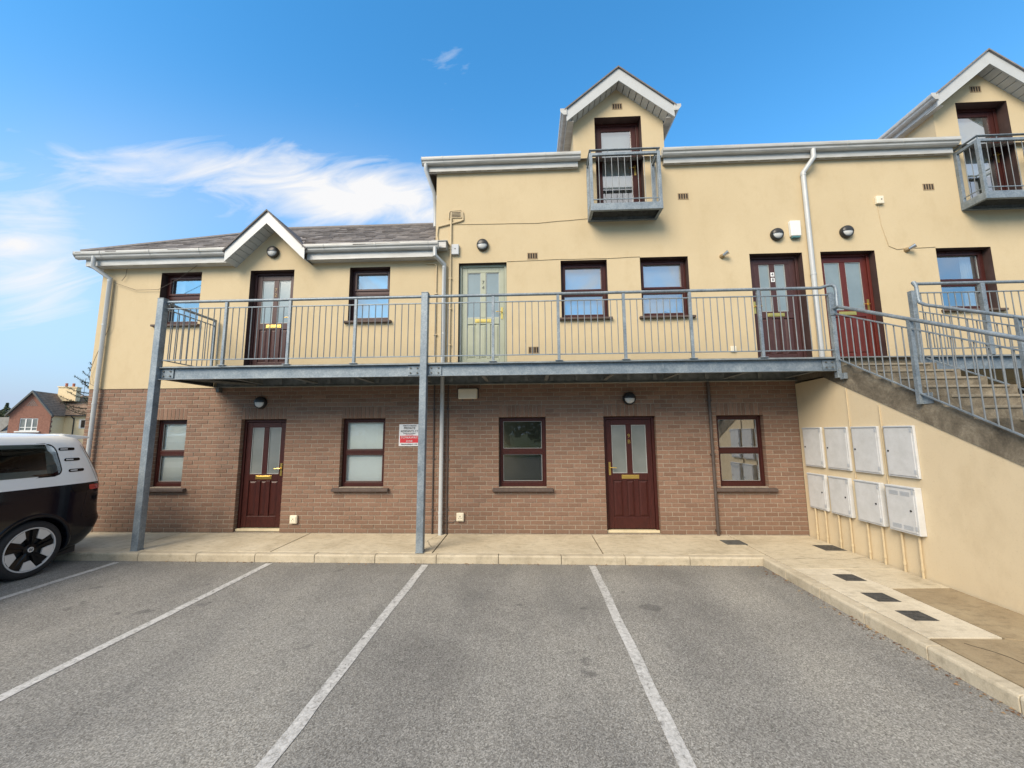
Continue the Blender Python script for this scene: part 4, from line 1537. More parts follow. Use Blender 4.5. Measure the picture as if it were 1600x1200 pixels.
for x, z, lab in ((-1.255, .285, 'cream socket box low on the brick, right of the white downpipe'), (-4.29, .235, 'cream socket box low on the brick, right of the left ground floor door')):
    t = root('socket_box', lab, 'socket', (x, 0, z - .07), 'socket boxes low on the brick')
    obj('casing', MB().box(x - .065, x + .065, -.045, 0, z - .072, z + .072), 'cream_plastic', t, bev=.008)
    obj('cover', MB().box(x - .05, x + .05, -.052, -.0455, z - .055, z + .055), 'cream_plastic', t, bev=.003)
    obj('socket_hole', MB().disc((x, -.054, z + .01), .009, (0, 1, 0), .004, 8).disc((x - .02, -.054, z - .02), .006, (0, 1, 0), .004, 8).disc((x + .02, -.054, z - .02), .006, (0, 1, 0), .004, 8), 'vent_dark', t)
t = root('socket_box', 'small cream outlet box low on the cream wall left of the dark numbered door', 'socket', (3.71, -.012, 3.2))
obj('casing', MB().box(3.66, 3.76, -.05, -.012, 3.2, 3.30), 'cream_plastic', t, bev=.008)

# notice on the brick
t = root('notice_sign', 'white and red printed notice on the brick beside the middle steel post', 'sign', (-2.19, -.01, 1.54))
sx0, sx1, sz0, sz1 = -2.405, -2.0, 1.535, 1.935
obj('sign_board', MB().box(sx0, sx1, -.012, -.004, sz0, sz1), 'sign_white', t, bev=.002)
obj('red_panel', MB().box(sx0 + .02, sx1 - .035, -.0135, -.0125, sz0 + .06, sz0 + .19), 'sign_red', t)
xc = (sx0 + sx1) / 2 - .008
for body, size, mat, z in (('STRICTLY PRIVATE', .030, 'sign_black', 1.905), ('PRIVATE', .058, 'sign_black', 1.860), ('RESIDENTS CT', .050, 'sign_black', 1.805), ('for the use of residents', .024, 'sign_black', 1.768), ('only at all times', .022, 'sign_red', 1.742),
                           ('TOWAWAY', .058, 'sign_white', 1.690), ('ZONE', .044, 'sign_white', 1.625), ('MANAGEMENT LTD', .034, 'sign_black', 1.566)):
    put_text('lettering', body, size, mat, (xc, -.0155, z), t)

# ------------------------------------------------------------------ walkway balcony
wk = root('walkway_balcony', 'long galvanised steel walkway with railing across the upper floor', 'balcony', (-.7, -.55, 2.66))
DK = 2.885
YB0, YB1 = -1.10, -1.03          # front of beam flange, web


def channel_x(mb, x0, x1, y0, z0, z1, d=.075, t=.009):
    mb.box(x0, x1, y0 + d - t, y0 + d, z0 + t, z1 - t).box(x0, x1, y0, y0 + d, z0, z0 + t).box(x0, x1, y0, y0 + d, z1 - t, z1)


posts_x = (-6.135, -1.675)
for x0, x1 in ((-6.078, -1.735), (-1.615, 4.70), (6.02, 12.6)):
    m = MB()
    channel_x(m, x0, x1, YB0, 2.665, 2.865)
    obj('edge_beam', m, 'galv', wk, bev=.002)
for a, b in ((-6.076, -5.86), (-1.95, -1.738), (-1.612, -1.40), (4.50, 4.69)):
    sp_ = obj('splice_plate', MB().box(a, b, YB1 - .022, YB1 - .010, 2.69, 2.84), 'galv', wk, bev=.002)
    for px in (a + .05, b - .05):
        for pz in (2.725, 2.805):
            obj('bolt', MB().disc((px, YB1 - .036, pz), .014, (0, 1, 0), .014, 6), 'dark_steel', sp_)
for x in posts_x:
    p = obj('post', MB().box(x - .055, x + .055, -1.135, -1.025, ZP, 4.03), 'galv', wk, bev=.008)
    obj('post_cap', MB().box(x - .057, x + .057, -1.137, -1.023, 4.03, 4.042), 'galv', p, bev=.003)
    obj('base_plate', MB().box(x - .06, x + .06, -1.14, -1.02, ZP, ZP + .012), 'galv', p)
m = MB()
channel_x(m, -5.95, 4.745, -.095, 2.655, 2.855)
obj('wall_beam', m, 'dull_galv', wk)
m = MB()
m.box(-6.03, -5.955, -1.02, -.02, 2.665, 2.674).box(-6.03, -6.02, -1.02, -.02, 2.674, 2.855).box(-6.03, -5.955, -1.02, -.02, 2.855, 2.864)
m.box(-5.9, -5.84, -.1, -.02, 2.56, 2.66)
obj('end_beam', m, 'dark_steel', wk)
for k in range(10):
    x = -5.0 + k * 1.06
    obj('cross_joist', MB().prism([(x - .005, 2.703), (x - .03, 2.703), (x - .03, 2.695), (x + .03, 2.695), (x + .03, 2.703), (x + .005, 2.703), (x + .005, 2.85), (x - .005, 2.85)], 'y', -1.02, -.10), 'dull_galv', wk)
m = MB().tube([(-5.75, -1.0, 2.70), (-5.1, -.12, 2.70)], .035, 4)
obj('diagonal_brace', m, 'dark_steel', wk)
obj('deck', MB().box(-6.03, 12.6, -1.075, -.014, 2.868, DK), 'dull_galv', wk)
# sockets along the wall beam
for k in range(22):
    x = -5.6 + k * .46
    obj('joist_cleat', MB().box(x, x + .06, -.115, -.097, 2.70, 2.80), 'dull_galv', wk)

HR = 3.985                        # handrail centre height
YR = -1.065
m = MB()
m.tube([(-6.08, YR, HR), (-1.735, YR, HR)], .024, 12)
m.tube([(-1.615, YR, HR), (4.58, YR, HR), (4.67, YR - .01, HR + .03), (4.735, YR - .03, HR + .035), (4.765, YR - .045, HR - .005), (4.77, YR - .05, HR - .07), (4.755, YR - .06, 3.70), (4.735, YR - .09, 3.632)], .024, 12)
m.tube([(-6.05, YR, HR - .03), (-6.05, -.06, HR - .03)], .022, 12)
obj('handrail', m, 'galv', wk, smooth=True)
m = MB()
m.box(-6.08, -1.735, YR - .012, YR + .012, 3.862, 3.876).box(-1.615, 4.68, YR - .012, YR + .012, 3.862, 3.876)
m.box(-6.08, -1.735, YR - .012, YR + .012, 2.985, 2.999).box(-1.615, 4.68, YR - .012, YR + .012, 2.985, 2.999)
m.box(-6.062, -6.038, YR, -.08, 3.842, 3.856).box(-6.062, -6.038, YR, -.08, 2.985, 2.999)
obj('rail', m, 'galv', wk)
stx = [-5.03, -3.94, -2.83, -.57, .477, 1.52, 2.556, 3.618]
for x in stx:
    p = MB().box(x - .022, x + .022, YR - .022, YR + .022, DK, 3.962).box(x - .06, x + .06, YR - .04, YR + .04, DK, DK + .012)
    obj('stanchion', p, 'galv', wk, bev=.003)
obj('stanchion', MB().box(-6.07, -6.03, -.1, -.06, DK, 3.95), 'galv', wk, bev=.003)
obj('stanchion', MB().box(4.675, 4.735, YR - .035, YR + .035, 2.56, 3.90), 'galv', wk, bev=.003)
obj('stanchion_plate', MB().box(4.655, 4.755, YR - .046, YR - .0355, 3.53, 3.86), 'galv', wk, bev=.003)
balm = MB().tube([(0, 0, 2.999), (0, 0, 3.862)], .0075, 6).mesh('baluster', 'bar_steel', True)


def balusters(parent, pts, me=None):
    for p in pts:
        o = bpy.data.objects.new('baluster', me or balm)
        COL.objects.link(o)
        o.location = p
        attach(o, parent)


def spread(a, b, step):
    n = max(1, round((b - a) / step))
    return [a + (b - a) * i / n for i in range(1, n)]


ends = [-6.08, -5.03, -3.94, -2.83, -1.735]
bl = [x for a, b in zip(ends, ends[1:]) for x in spread(a, b, .105)]
ends = [-1.615, -.57, .477, 1.52, 2.556, 3.618, 4.68]
bl += [x for a, b in zip(ends, ends[1:]) for x in spread(a, b, .105)]
balusters(wk, [(x, YR, 0) for x in bl])
balusters(wk, [(-6.05, y, 0) for y in spread(YR, -.08, .105)])

# ------------------------------------------------------------------ staircase
st = root('staircase', 'external concrete staircase over a cream wall with galvanised railings', 'staircase', (5.35, -3.5, 0))
NR, RISE, GO, Y0 = 20, .1443, .30, -.97
XE = 5.95


def zn(i):
    return DK - RISE * i


sw = MB()
out = [(-.005, ZP - .1), (-.005, 2.60), (-.75, 2.615), (-.985, 2.475)]
yend = -.985 - 2.475 / .4775
out += [(yend, ZP), (yend, ZP - .1)]
side = obj('side_wall', MB().prism(out, 'x', XS, XS + .15), 'render_side', st)
# stepped stringer faces both sides
for xa_, xb_ in ((XS - .008, XS + .10), (XE - .10, XE)):
    top = [(-.70, DK - .02)]
    for i in range(0, NR):
        yn = Y0 - GO * i
        top += [(yn, zn(i) + .001), (yn, zn(i + 1) + .001)]
    yb_ = Y0 - GO * (NR - 1)
    bot = [(yb_, ZP - .02), (yend + .15, ZP - .02), (-.985, 2.477), (-.70, 2.617)]
    obj('stringer', MB().prism(top + bot, 'x', xa_, xb_), 'stair_concrete', st)
for i in range(1, NR):
    yn = Y0 - GO * (i - 1)
    m = MB().box(XS + .101, XE - .101, yn - GO, yn + .02, zn(i) - .19, zn(i) - .03)
    s = obj('step', m, 'stair_concrete', st)
    obj('nosing', MB().box(XS + .1005, XE - .1005, yn - GO - .015, yn + .0, zn(i) - .0295, zn(i)), 'nosing', s, bev=.006)
obj('landing', MB().box(XS - .006, XE + .05, -1.0, -.015, 2.64, DK + .004).box(XS - .006, XE + .05, -1.02, -1.0, DK - .03, DK + .004), 'stair_concrete', st)
obj('back_wall', MB().prism([(-.02, ZP - .1), (-.02, 2.60), (-.985, 2.45), (yend, ZP), (yend, ZP - .1)], 'x', XE - .16, XE - .02), 'stair_concrete', st)


# sloping railings
def stair_rail(xr, name):
    S = RISE / GO

    def zline(y, h):
        return DK + h + S * (y - Y0)
    ye = Y0 - GO * NR + .7

    def zbot(y):
        return 2.862 + .545 * (y + 1.06)
    m = MB().tube([(xr, YR - .05, 3.635 if xr < 5 else 3.70), (xr, -1.2, zline(-1.2, .86)), (xr, ye, zline(ye, .86))], .024, 12)
    if xr > 5:
        m.tube([(xr + .02, YR, HR + .01), (xr - .02, YR - .02, HR + .04), (xr, YR - .03, HR - .02), (xr, YR - .035, 3.76), (xr, YR - .05, 3.70)], .024, 12)
    obj('stair_handrail', m, 'galv', st, smooth=True)
    m = MB()
    a = -1.10
    ze = max(zbot(ye), .02)
    for za_, zb_ in ((zline(a, .74), zline(ye, .74)), (zbot(a), ze)):
        m.add([(xr - .012, a, za_ - .008), (xr + .012, a, za_ - .008), (xr + .012, a, za_ + .008), (xr - .012, a, za_ + .008),
               (xr - .012, ye, zb_ - .008), (xr + .012, ye, zb_ - .008), (xr + .012, ye, zb_ + .008), (xr - .012, ye, zb_ + .008)],
              [(0, 1, 2, 3), (4, 7, 6, 5), (0, 4, 5, 1), (1, 5, 6, 2), (2, 6, 7, 3), (3, 7, 4, 0)])
    obj('stair_rail', m, 'galv', st)
    ps = [-2.25, -3.45, -4.65, -5.75]
    for y in ps:
        p = MB().box(xr - .022, xr + .022, y - .022, y + .022, zbot(y) - .14, zline(y, .85))
        if xr < 5:
            p.box(xr + .0225, XS - .018, y - .10, y - .02, zbot(y) - .13, zbot(y) - .02).box(XS - .017, XS - .009, y - .13, y - .0, zbot(y) - .14, zbot(y) - .01)
        obj('stair_stanchion', p, 'galv', st, bev=.003)
    if xr < 5:
        obj('stanchion_bracket', MB().box(xr - .02, XS - .010, -1.19, -1.105, 2.53, 2.62), 'galv', st, bev=.003)
    hh = .70
    bm_ = MB().tube([(0, 0, 0), (0, 0, 1)], .0075, 6).mesh('baluster', 'bar_steel', True)
    pts = []
    for a, b in zip([-1.07] + ps, ps + [ye]):
        for y in spread(b, a, .108):
            o = bpy.data.objects.new('baluster', bm_)
            COL.objects.link(o)
            zb_, zt_ = zbot(y), zline(y, .74)
            o.location, o.scale = (xr, y, zb_), (1, 1, zt_ - zb_)
            attach(o, st)


stair_rail(4.715, 'near')
stair_rail(5.985, 'far')

# railing of the landing right of the stairs
m = MB().tube([(5.99, YR, HR + .03), (12.6, YR, HR + .03)], .024, 12)
obj('handrail', m, 'galv', wk, smooth=True)
m = MB().box(5.95, 12.6, YR - .012, YR + .012, 3.862, 3.876).box(5.95, 12.6, YR - .012, YR + .012, 2.985, 2.999)
obj('rail', m, 'galv', wk)
obj('stanchion', MB().box(5.90, 5.965, YR - .035, YR + .035, 2.75, 3.90), 'galv', wk, bev=.003)
for x in (6.97, 8.03, 9.1, 10.2, 11.3):
    obj('stanchion', MB().box(x - .03, x + .03, YR - .03, YR + .03, DK, 4.0), 'galv', wk, bev=.003)
ends = [5.965, 6.97, 8.03, 9.1]
balusters(wk, [(x, YR, 0) for a, b in zip(ends, ends[1:]) for x in spread(a, b, .105)])


# ------------------------------------------------------------------ wall balconies below the dormers
def juliet(x0, x1, label):
    t = root('wall_balcony', label, 'balcony', ((x0 + x1) / 2, -.2, 5.79), 'steel balconies under the dormers')
    yf_, zb, zt_ = -.42, 5.785, 6.925
    yw = -.014
    m = MB()
    m.box(x0, x1, yf_, yf_ + .012, zb, zb + .135)
    m.box(x0, x0 + .012, yf_ + .012, yw, zb, zb + .135).box(x1 - .012, x1, yf_ + .012, yw, zb, zb + .135)
    m.box(x0 + .012, x1 - .012, yw - .012, yw, zb, zb + .135)
    m.box(x0 + .012, x1 - .012, yf_ + .012, yf_ + .055, zb, zb + .01).box(x0 + .012, x1 - .012, yw - .05, yw - .012, zb, zb + .01)
    m.box(x0 + .012, x0 + .055, yf_ + .055, yw - .05, zb, zb + .01).box(x1 - .055, x1 - .012, yf_ + .055, yw - .05, zb, zb + .01)
    obj('base_frame', m, 'galv', t, bev=.002)
    m = MB()
    n = 16
    for i in range(n):
        y = yf_ + .06 + (yw - yf_ - .12) * i / n
        m.box(x0 + .013, x1 - .013, y, y + .004, zb + .05, zb + .085)
    for i in range(9):
        x = x0 + .1 + (x1 - x0 - .2) * i / 8
        m.box(x, x + .004, yf_ + .05, yw - .05, zb + .052, zb + .083)
    m.box(x0 + .013, x1 - .013, yf_ + .013, yw - .013, zb + .088, zb + .092)
    obj('floor_grating', m, 'dark_steel', t)
    for x in (x0 + .03, x1 - .03):
        obj('corner_post', MB().box(x - .028, x + .028, yf_ + .002, yf_ + .058, zb + .135, zt_), 'galv', t, bev=.003)
        obj('wall_post', MB().box(x - .028, x + .028, yw - .056, yw, zb + .135, zt_), 'galv', t, bev=.003)
    m = MB().box(x0 + .058, x1 - .058, yf_ + .002, yf_ + .052, zt_ - .05, zt_).box(x0 + .004, x0 + .052, yf_ + .058, yw - .056, zt_ - .05, zt_).box(x1 - .052, x1 - .004, yf_ + .058, yw - .056, zt_ - .05, zt_)
    obj('top_rail', m, 'galv', t, bev=.003)
    m = MB().box(x0 - .0, x1 + .0, yf_ - .005, yf_ + .045, zt_ + .055, zt_ + .067).box(x0, x0 + .05, yf_ + .045, yw, zt_ + .055, zt_ + .067).box(x1 - .05, x1, yf_ + .045, yw, zt_ + .055, zt_ + .067)
    for x in (x0 + .03, x1 - .03, (x0 + x1) / 2 - .3, (x0 + x1) / 2 + .3):
        m.box(x - .006, x + .006, yf_ + .014, yf_ + .026, zt_, zt_ + .055)
    obj('handrail', m, 'galv', t)
    m = MB().box(x0 + .058, x1 - .058, yf_ + .018, yf_ + .034, zb + .215, zb + .23).box(x0 + .02, x0 + .034, yf_ + .058, yw - .056, zb + .215, zb + .23).box(x1 - .034, x1 - .02, yf_ + .058, yw - .056, zb + .215, zb + .23)
    obj('bottom_rail', m, 'galv', t)
    me = MB().tube([(0, 0, zb + .135), (0, 0, zt_ - .05)], .006, 6).mesh('baluster', 'bar_steel', True)
    balusters(t, [(x, yf_ + .026, 0) for x in spread(x0 + .058, x1 - .058, .118)], me)
    balusters(t, [(xx, y, 0) for xx in (x0 + .027, x1 - .027) for y in spread(yf_ + .058, yw - .056, .1)], me)


juliet(1.165, 2.47, 'small galvanised wall balcony under the middle dormer')
juliet(8.035, 9.35, 'small galvanised wall balcony under the right-hand dormer')

# ------------------------------------------------------------------ meter boxes on the stair wall
upper = [(-.12, -.55), (-.63, -1.08), (-1.16, -1.60), (-1.69, -2.105)]
lower = [(-.15, -.55), (-.64, -1.04), (-1.16, -1.575), (-1.67, -2.08)]
nth = ['nearest the brick wall', 'second from the brick wall', 'third from the brick wall', 'farthest from the brick wall']


def meter(y0, y1, z0, z1, dp, label, conduits, latch, louvre=False):
    t = root('meter_box', label, 'meter box', (XS, (y0 + y1) / 2, z0), 'white meter boxes on the cream stair wall')
    xo = XS - dp
    ya, yb_ = min(y0, y1), max(y0, y1)
    obj('cabinet', MB().box(xo, XS - .001, ya, yb_, z0, z1), 'meter_white', t, bev=.006)
    e = .022
    d = obj('cabinet_door', MB().box(xo - .009, xo - .001, ya + e, yb_ - e, z0 + e, z1 - e), 'meter_white', t, bev=.004)
    obj('drip_edge', MB().box(xo - .016, xo - .0005, ya + .006, yb_ - .006, z1 - .02, z1 - .006), 'grey_plastic', t)
    hb = MB()
    yy = ya + e + .006 if latch < 0 else ya + e + .006
    for z in (z0 + .06, z1 - .08):
        hb.box(xo - .014, xo - .0095, ya + e - .012, ya + e + .016, z, z + .045)
    obj('hinge', hb, 'grey_plastic', t)
    yl = (yb_ - e - .03) if latch > 0 else (ya + e + .05)
    obj('latch', MB().disc((xo - .0095, yl, (z0 + z1) / 2), .012, (-1, 0, 0), .006, 10), 'black_plastic', t)
    if louvre:
        m = MB()
        for zc in (z0 + .075, z1 - .085):
            for s in (-1, 1):
                for k in range(5):
                    yc = (ya + yb_) / 2 + s * .075
                    m.box(xo - .012, xo - .0095, yc - .062, yc + .062, zc - .026 + k * .011, zc - .026 + k * .011 + .005)
        obj('louvre', m, 'grey_plastic', d)
    for y in conduits:
        p = MB().tube([(XS - .03, y, z0 + .004), (XS - .03, y, .42 if z0 > .42 else z0 - .05), (XS - .03, y + .008, ZP)], .014, 8)
        o = obj('conduit', p, 'pipe_paint', t, smooth=True)
        obj('conduit_collar', MB().lathe((XS - .03, y + .006, .07), (0, 0, 1), [(.014, 0), (.019, 0), (.019, .04), (.014, .04)], 10), 'pipe_paint', o)


for i, (a, b) in enumerate(upper):
    meter(a, b, 1.17, 1.82, .032, 'white meter box in the upper row on the stair wall, ' + nth[i], [], 1)
for i, (a, b) in enumerate(lower):
    meter(a, b, .49, 1.06, .045 + .012 * i, ('grey-white vented meter box with louvres in the lower row, ' if i == 3 else 'white meter box in the lower row on the stair wall, ') + nth[i],
          [a - .10, b + .08], -1, louvre=(i == 3))
for y, zt_, lab in ((-1.12, 2.4, 'thin cream conduit climbing the stair wall between second and third meter boxes'), (-1.645, 2.1, 'thin cream conduit climbing the stair wall between third and fourth meter boxes')):
    tag(obj('wall_conduit', MB().tube([(XS - .008, y, 1.0), (XS - .008, y, zt_)], .008, 8), 'pipe_paint', None, smooth=True), lab, 'pipe', 'conduits on the stair wall')


# ------------------------------------------------------------------ the parked van-like car
CX, CYR, CZ = -7.70, -0.95, ZA        # centre line, rear end, ground
CL = 4.80
car = root('parked_car', 'two-tone white over dark navy family van reversed up to the kerb', 'car', (CX, CYR - CL / 2, CZ))


def interp(tab, z):
    for (a, va), (b, vb) in zip(tab, tab[1:]):
        if z <= b:
            t_ = (z - a) / (b - a) if b > a else 0
            t_ = max(0, min(1, t_))
            return va + (vb - va) * t_
    return tab[-1][1]


HW = [(.20, .86), (.30, .945), (.42, .968), (.60, .975), (.85, .985), (1.05, .982), (1.18, .970), (1.33, .948), (1.5, .918), (1.65, .885), (1.78, .845), (1.86, .79), (1.905, .70), (1.93, .55), (1.94, .30)]
RE = [(.20, .30), (.30, .17), (.42, .07), (.55, .015), (.62, .0), (.70, .035), (.85, .055), (1.0, .055), (1.15, .06), (1.3, .10), (1.5, .19), (1.65, .26), (1.78, .31), (1.86, .36), (1.905, .46), (1.93, .80), (1.94, 1.2)]
FR = [(.20, .12), (.35, .02), (.6, .0), (.85, .04), (1.05, .16), (1.2, .55), (1.5, 1.05), (1.78, 1.50), (1.86, 1.66), (1.905, 1.85), (1.94, 2.3)]
EXPN = 8.0


def car_side(s, z):
    """half width of the body at distance s from the tail and height z"""
    a0, a1 = interp(RE, z), CL - interp(FR, z)
    c, h = (a0 + a1) / 2, (a1 - a0) / 2
    q = abs((s - c) / h)
    return interp(HW, z) * max(0, 1 - min(q, 1) ** EXPN) ** (1 / EXPN)


def cpt(xh, s, z):
    return (CX + xh, CYR - s, CZ + z)


def body(zs, cap_top, cap_bot, skip=None):
    N = 112
    vs, fs = [], []
    for z in zs:
        a0, a1 = interp(RE, z), CL - interp(FR, z)
        c, h, w = (a0 + a1) / 2, (a1 - a0) / 2, interp(HW, z)
        for j in range(N):
            t_ = 2 * PI * j / N
            cs, sn = math.cos(t_), math.sin(t_)
            vs.append(cpt(math.copysign(abs(cs) ** (2 / EXPN), cs) * w, c + math.copysign(abs(sn) ** (2 / EXPN), sn) * h, z))
    for i in range(len(zs) - 1):
        for j in range(N):
            f = (i * N + j, i * N + (j + 1) % N, (i + 1) * N + (j + 1) % N, (i + 1) * N + j)
            if skip and skip([(abs(vs[k][0] - CX), CYR - vs[k][1], vs[k][2] - CZ) for k in f]):
                continue
            fs.append(f)
    if cap_bot:
        fs.append(tuple(range(N)))
    if cap_top:
        fs.append(tuple((len(zs) - 1) * N + j for j in range(N)))
    return MB().add(vs, fs)


BELT = 1.185
lowb = obj('lower_body', body([.20, .25, .30, .36, .42, .5, .56, .62, .67, .72, .78, .85, .92, 1.0, 1.06, 1.12, BELT - .006], True, True), 'car_dark', car, smooth=True)
WY = [1.015, 1.015 + 2.99]
cut = MB()
for s in WY:
    for sg in (-1, 1):
        cut.tube([cpt(sg * .62, s, .36), cpt(sg * 1.2, s, .36)], .425, 48)
co = obj('wheel_cutter', cut, 'black_plastic')
mod = lowb.modifiers.new('arch', 'BOOLEAN')
mod.operation = 'DIFFERENCE'
mod.object = co
mod.solver = 'EXACT'
dg = bpy.context.evaluated_depsgraph_get()
nm = bpy.data.meshes.new_from_object(lowb.evaluated_get(dg))
lowb.modifiers.clear()
lowb.data = nm
bpy.data.objects.remove(co)
for p_ in nm.polygons:
    p_.use_smooth = True
nm.set_sharp_from_angle(angle=math.radians(38))
obj('upper_body', body([BELT, 1.19, 1.25, 1.33, 1.42, 1.5, 1.58, 1.65, 1.72, 1.78, 1.82, 1.86, 1.885, 1.905, 1.92, 1.93, 1.937, 1.94], True, False, lambda q: all(x > .5 and .88 < sx_ < 3.2 and 1.40 < z < 1.73 for x, sx_, z in q)), 'car_white', car, smooth=True)
for sx_ in (-.42, .42):
    for s in (.95, 1.75, 2.6):
        obj('seat_back', MB().prism([(CYR - s, CZ + 1.19), (CYR - s - .14, CZ + 1.19), (CYR - s - .10, CZ + 1.42), (CYR - s + .02, CZ + 1.42)], 'x', CX + sx_ - .25, CX + sx_ + .25).box(CX + sx_ - .13, CX + sx_ + .13, CYR - s - .09, CYR - s + .01, CZ + 1.44, CZ + 1.62), 'rubber', car, bev=.02)
obj('belt_trim', body([BELT - .012, BELT + .004], False, False), 'gloss_black', car)


def side_patch(rows, off, sg=1, n=14):
    """panel lying `off` proud of the body side; rows = [(z, s_left, s_right)]"""
    vs, fs = [], []
    for z, a, b in rows:
        for i in range(n + 1):
            s = a + (b - a) * i / n
            vs.append(cpt(sg * (car_side(s, z) + off), s, z))
    k = len(rows)
    for i in range(k - 1):
        for j in range(n):
            fs.append((i * (n + 1) + j, i * (n + 1) + j + 1, (i + 1) * (n + 1) + j + 1, (i + 1) * (n + 1) + j))
    return MB().add(vs, fs)


def rounded_rows(z0, z1, s0b, s0t, s1b, s1t, r, n=14):
    rows = []
    for i in range(n + 1):
        t_ = i / n
        z = z0 + (z1 - z0) * t_
        d = min(z - z0, z1 - z)
        ins = r - math.sqrt(max(0, r * r - (r - d) ** 2)) if d < r else 0
        rows.append((z, s0b + (s0t - s0b) * t_ + ins, s1b + (s1t - s1b) * t_ - ins))
    return rows


for sg in (1, -1):
    w = obj('side_window', side_patch(rounded_rows(1.335, 1.775, .75, .84, 2.278, 2.278, .10), .004, sg, 24), 'car_glass', car, smooth='all')
    obj('side_window', side_patch(rounded_rows(1.335, 1.775, 2.28, 2.28, 3.35, 3.15, .06), .004, sg, 24), 'car_glass', car, smooth='all')
    ra, rb_ = rounded_rows(1.318, 1.792, .733, .823, 3.36, 3.16, .115, 20), rounded_rows(1.365, 1.748, .79, .868, 3.30, 3.12, .08, 20)
    vs, fs = [], []
    for (z, a, b), (z2, a2, b2) in zip(ra, rb_):
        for sv, zv in ((a, z), (a2, z2), (b2, z2), (b, z)):
            vs.append(cpt(sg * (car_side(sv, zv) + .002), sv, zv))
    k = len(ra)
    for i in range(k - 1):
        fs += [(4 * i, 4 * i + 1, 4 * i + 5, 4 * i + 4), (4 * i + 2, 4 * i + 3, 4 * i + 7, 4 * i + 6)]
    for i in (0, k - 1):
        fs.append((4 * i, 4 * i + 1, 4 * i + 2, 4 * i + 3))
    obj('window_trim', MB().add(vs, fs), 'gloss_black', car, smooth='all')
    # three slots in the rear pillar
    for z, s in ((1.70, .60), (1.545, .54), (1.385, .49)):
        sl_ = obj('pillar_slot', side_patch(rounded_rows(z - .021, z + .021, s - .035, s - .04, s + .185, s + .18, .02, 8), .004, sg, 12), 'gloss_black', car, smooth='all')
        obj('slot_insert', side_patch(rounded_rows(z - .008, z + .010, s + .06, s + .06, s + .16, s + .16, .007, 6), .007, sg, 8), 'alloy', sl_, smooth='all')
    # wraparound tail lamp and its dark housing
    th = obj('tail_lamp', side_patch(rounded_rows(1.075, 1.150, .10, .11, .37, .385, .01, 6), .008, sg, 14), 'red_lens', car, smooth='all')
    obj('lamp_housing', side_patch(rounded_rows(1.06, 1.165, .38, .395, .58, .66, .03, 6), .005, sg, 14), 'gloss_black', th, smooth='all')
    # pillar shut line between side panel and tailgate
    vs, fs = [], []
    rows = [(1.20 + i * .062, .20 + i * .024) for i in range(10)]
    obj('tailgate_glass_edge', side_patch([(1.24 + i * .06, interp(RE, 1.24 + i * .06) + .03, interp(RE, 1.24 + i * .06) + .105) for i in range(9)], .004, sg, 8), 'gloss_black', car, smooth='all')
    obj('tailgate_gap', side_patch([(z, s + .03, s + .037) for z, s in rows], .002, sg, 1), 'black_plastic', car)
    obj('door_gap', side_patch([(z, 1.90, 1.906) for z in [.5 + i * .05 for i in range(14)]], .002, sg, 1), 'black_plastic', car)
    obj('sill_cladding', side_patch([(z, 1.4, 3.25) for z in (.24, .30, .36, .40)], .006, sg, 20), 'black_plastic', car)
    # arch lip
    for s in WY:
        m = MB()
        vs, fs = [], []
        n = 30
        for i in range(n + 1):
            a = math.radians(-12) + math.radians(204) * i / n
            for rr, of in ((.425, -.02), (.425, .010), (.455, .012), (.475, .002)):
                ss, z = s + rr * math.cos(a), .36 + rr * math.sin(a)
                vs.append(cpt(sg * (car_side(ss, max(z, .22)) + of), ss, max(z, .21)))
        for i in range(n):
            for j in range(3):
                fs.append((i * 4 + j, i * 4 + j + 1, (i + 1) * 4 + j + 1, (i + 1) * 4 + j))
        obj('wheel_arch', m.add(vs, fs), 'car_dark', car, smooth='all')
    obj('bumper_gap', side_patch([(z, .40 + .10 * (1.05 - z), .406 + .10 * (1.05 - z)) for z in (.70, .78, .86, .94, 1.0, 1.05)], .002, sg, 1), 'black_plastic', car)
    # bumper side reflector
    obj('bumper_crease', side_patch([(.665, .03, .36), (.68, .03, .38)], .003, sg, 10), 'gloss_black', car)
# rear window and plate, roof spoiler, aerial
vs, fs = [], []
n = 16
for i in range(9):
    z = 1.30 + .44 * i / 8
    for j in range(n + 1):
        x = (-.84 + 1.68 * j / n) * (1 - .09 * i / 8)
        w = interp(HW, z)
        a0, a1 = interp(RE, z), CL - interp(FR, z)
        c, h = (a0 + a1) / 2, (a1 - a0) / 2
        vs.append(cpt(x, c - h * (1 - abs(x / w) ** EXPN) ** (1 / EXPN) - .004, z))
for i in range(8):
    for j in range(n):
        fs.append((i * (n + 1) + j, i * (n + 1) + j + 1, (i + 1) * (n + 1) + j + 1, (i + 1) * (n + 1) + j))
obj('rear_window', MB().add(vs, fs), 'gloss_black', car, smooth='all')
m = MB()
m.prism([(CYR - .62, CZ + 1.925), (CYR - .27, CZ + 1.885), (CYR - .24, CZ + 1.865), (CYR - .26, CZ + 1.85), (CYR - .50, CZ + 1.83)], 'x', CX - .70, CX + .70)
obj('roof_spoiler', m, 'car_white', car, bev=.015)
vs, fs = [], []
m = MB().prism([(CYR - 1.1, CZ + 1.935), (CYR - .95, CZ + 1.935), (CYR - .93, CZ + 1.995), (CYR - .97, CZ + 1.99)], 'x', CX - .02, CX + .02)
obj('roof_aerial', m, 'gloss_black', car, bev=.008)
obj('underbody', MB().box(CX - .8, CX + .8, CYR - CL + .5, CYR - .35, CZ + .16, CZ + .30), 'black_plastic', car)


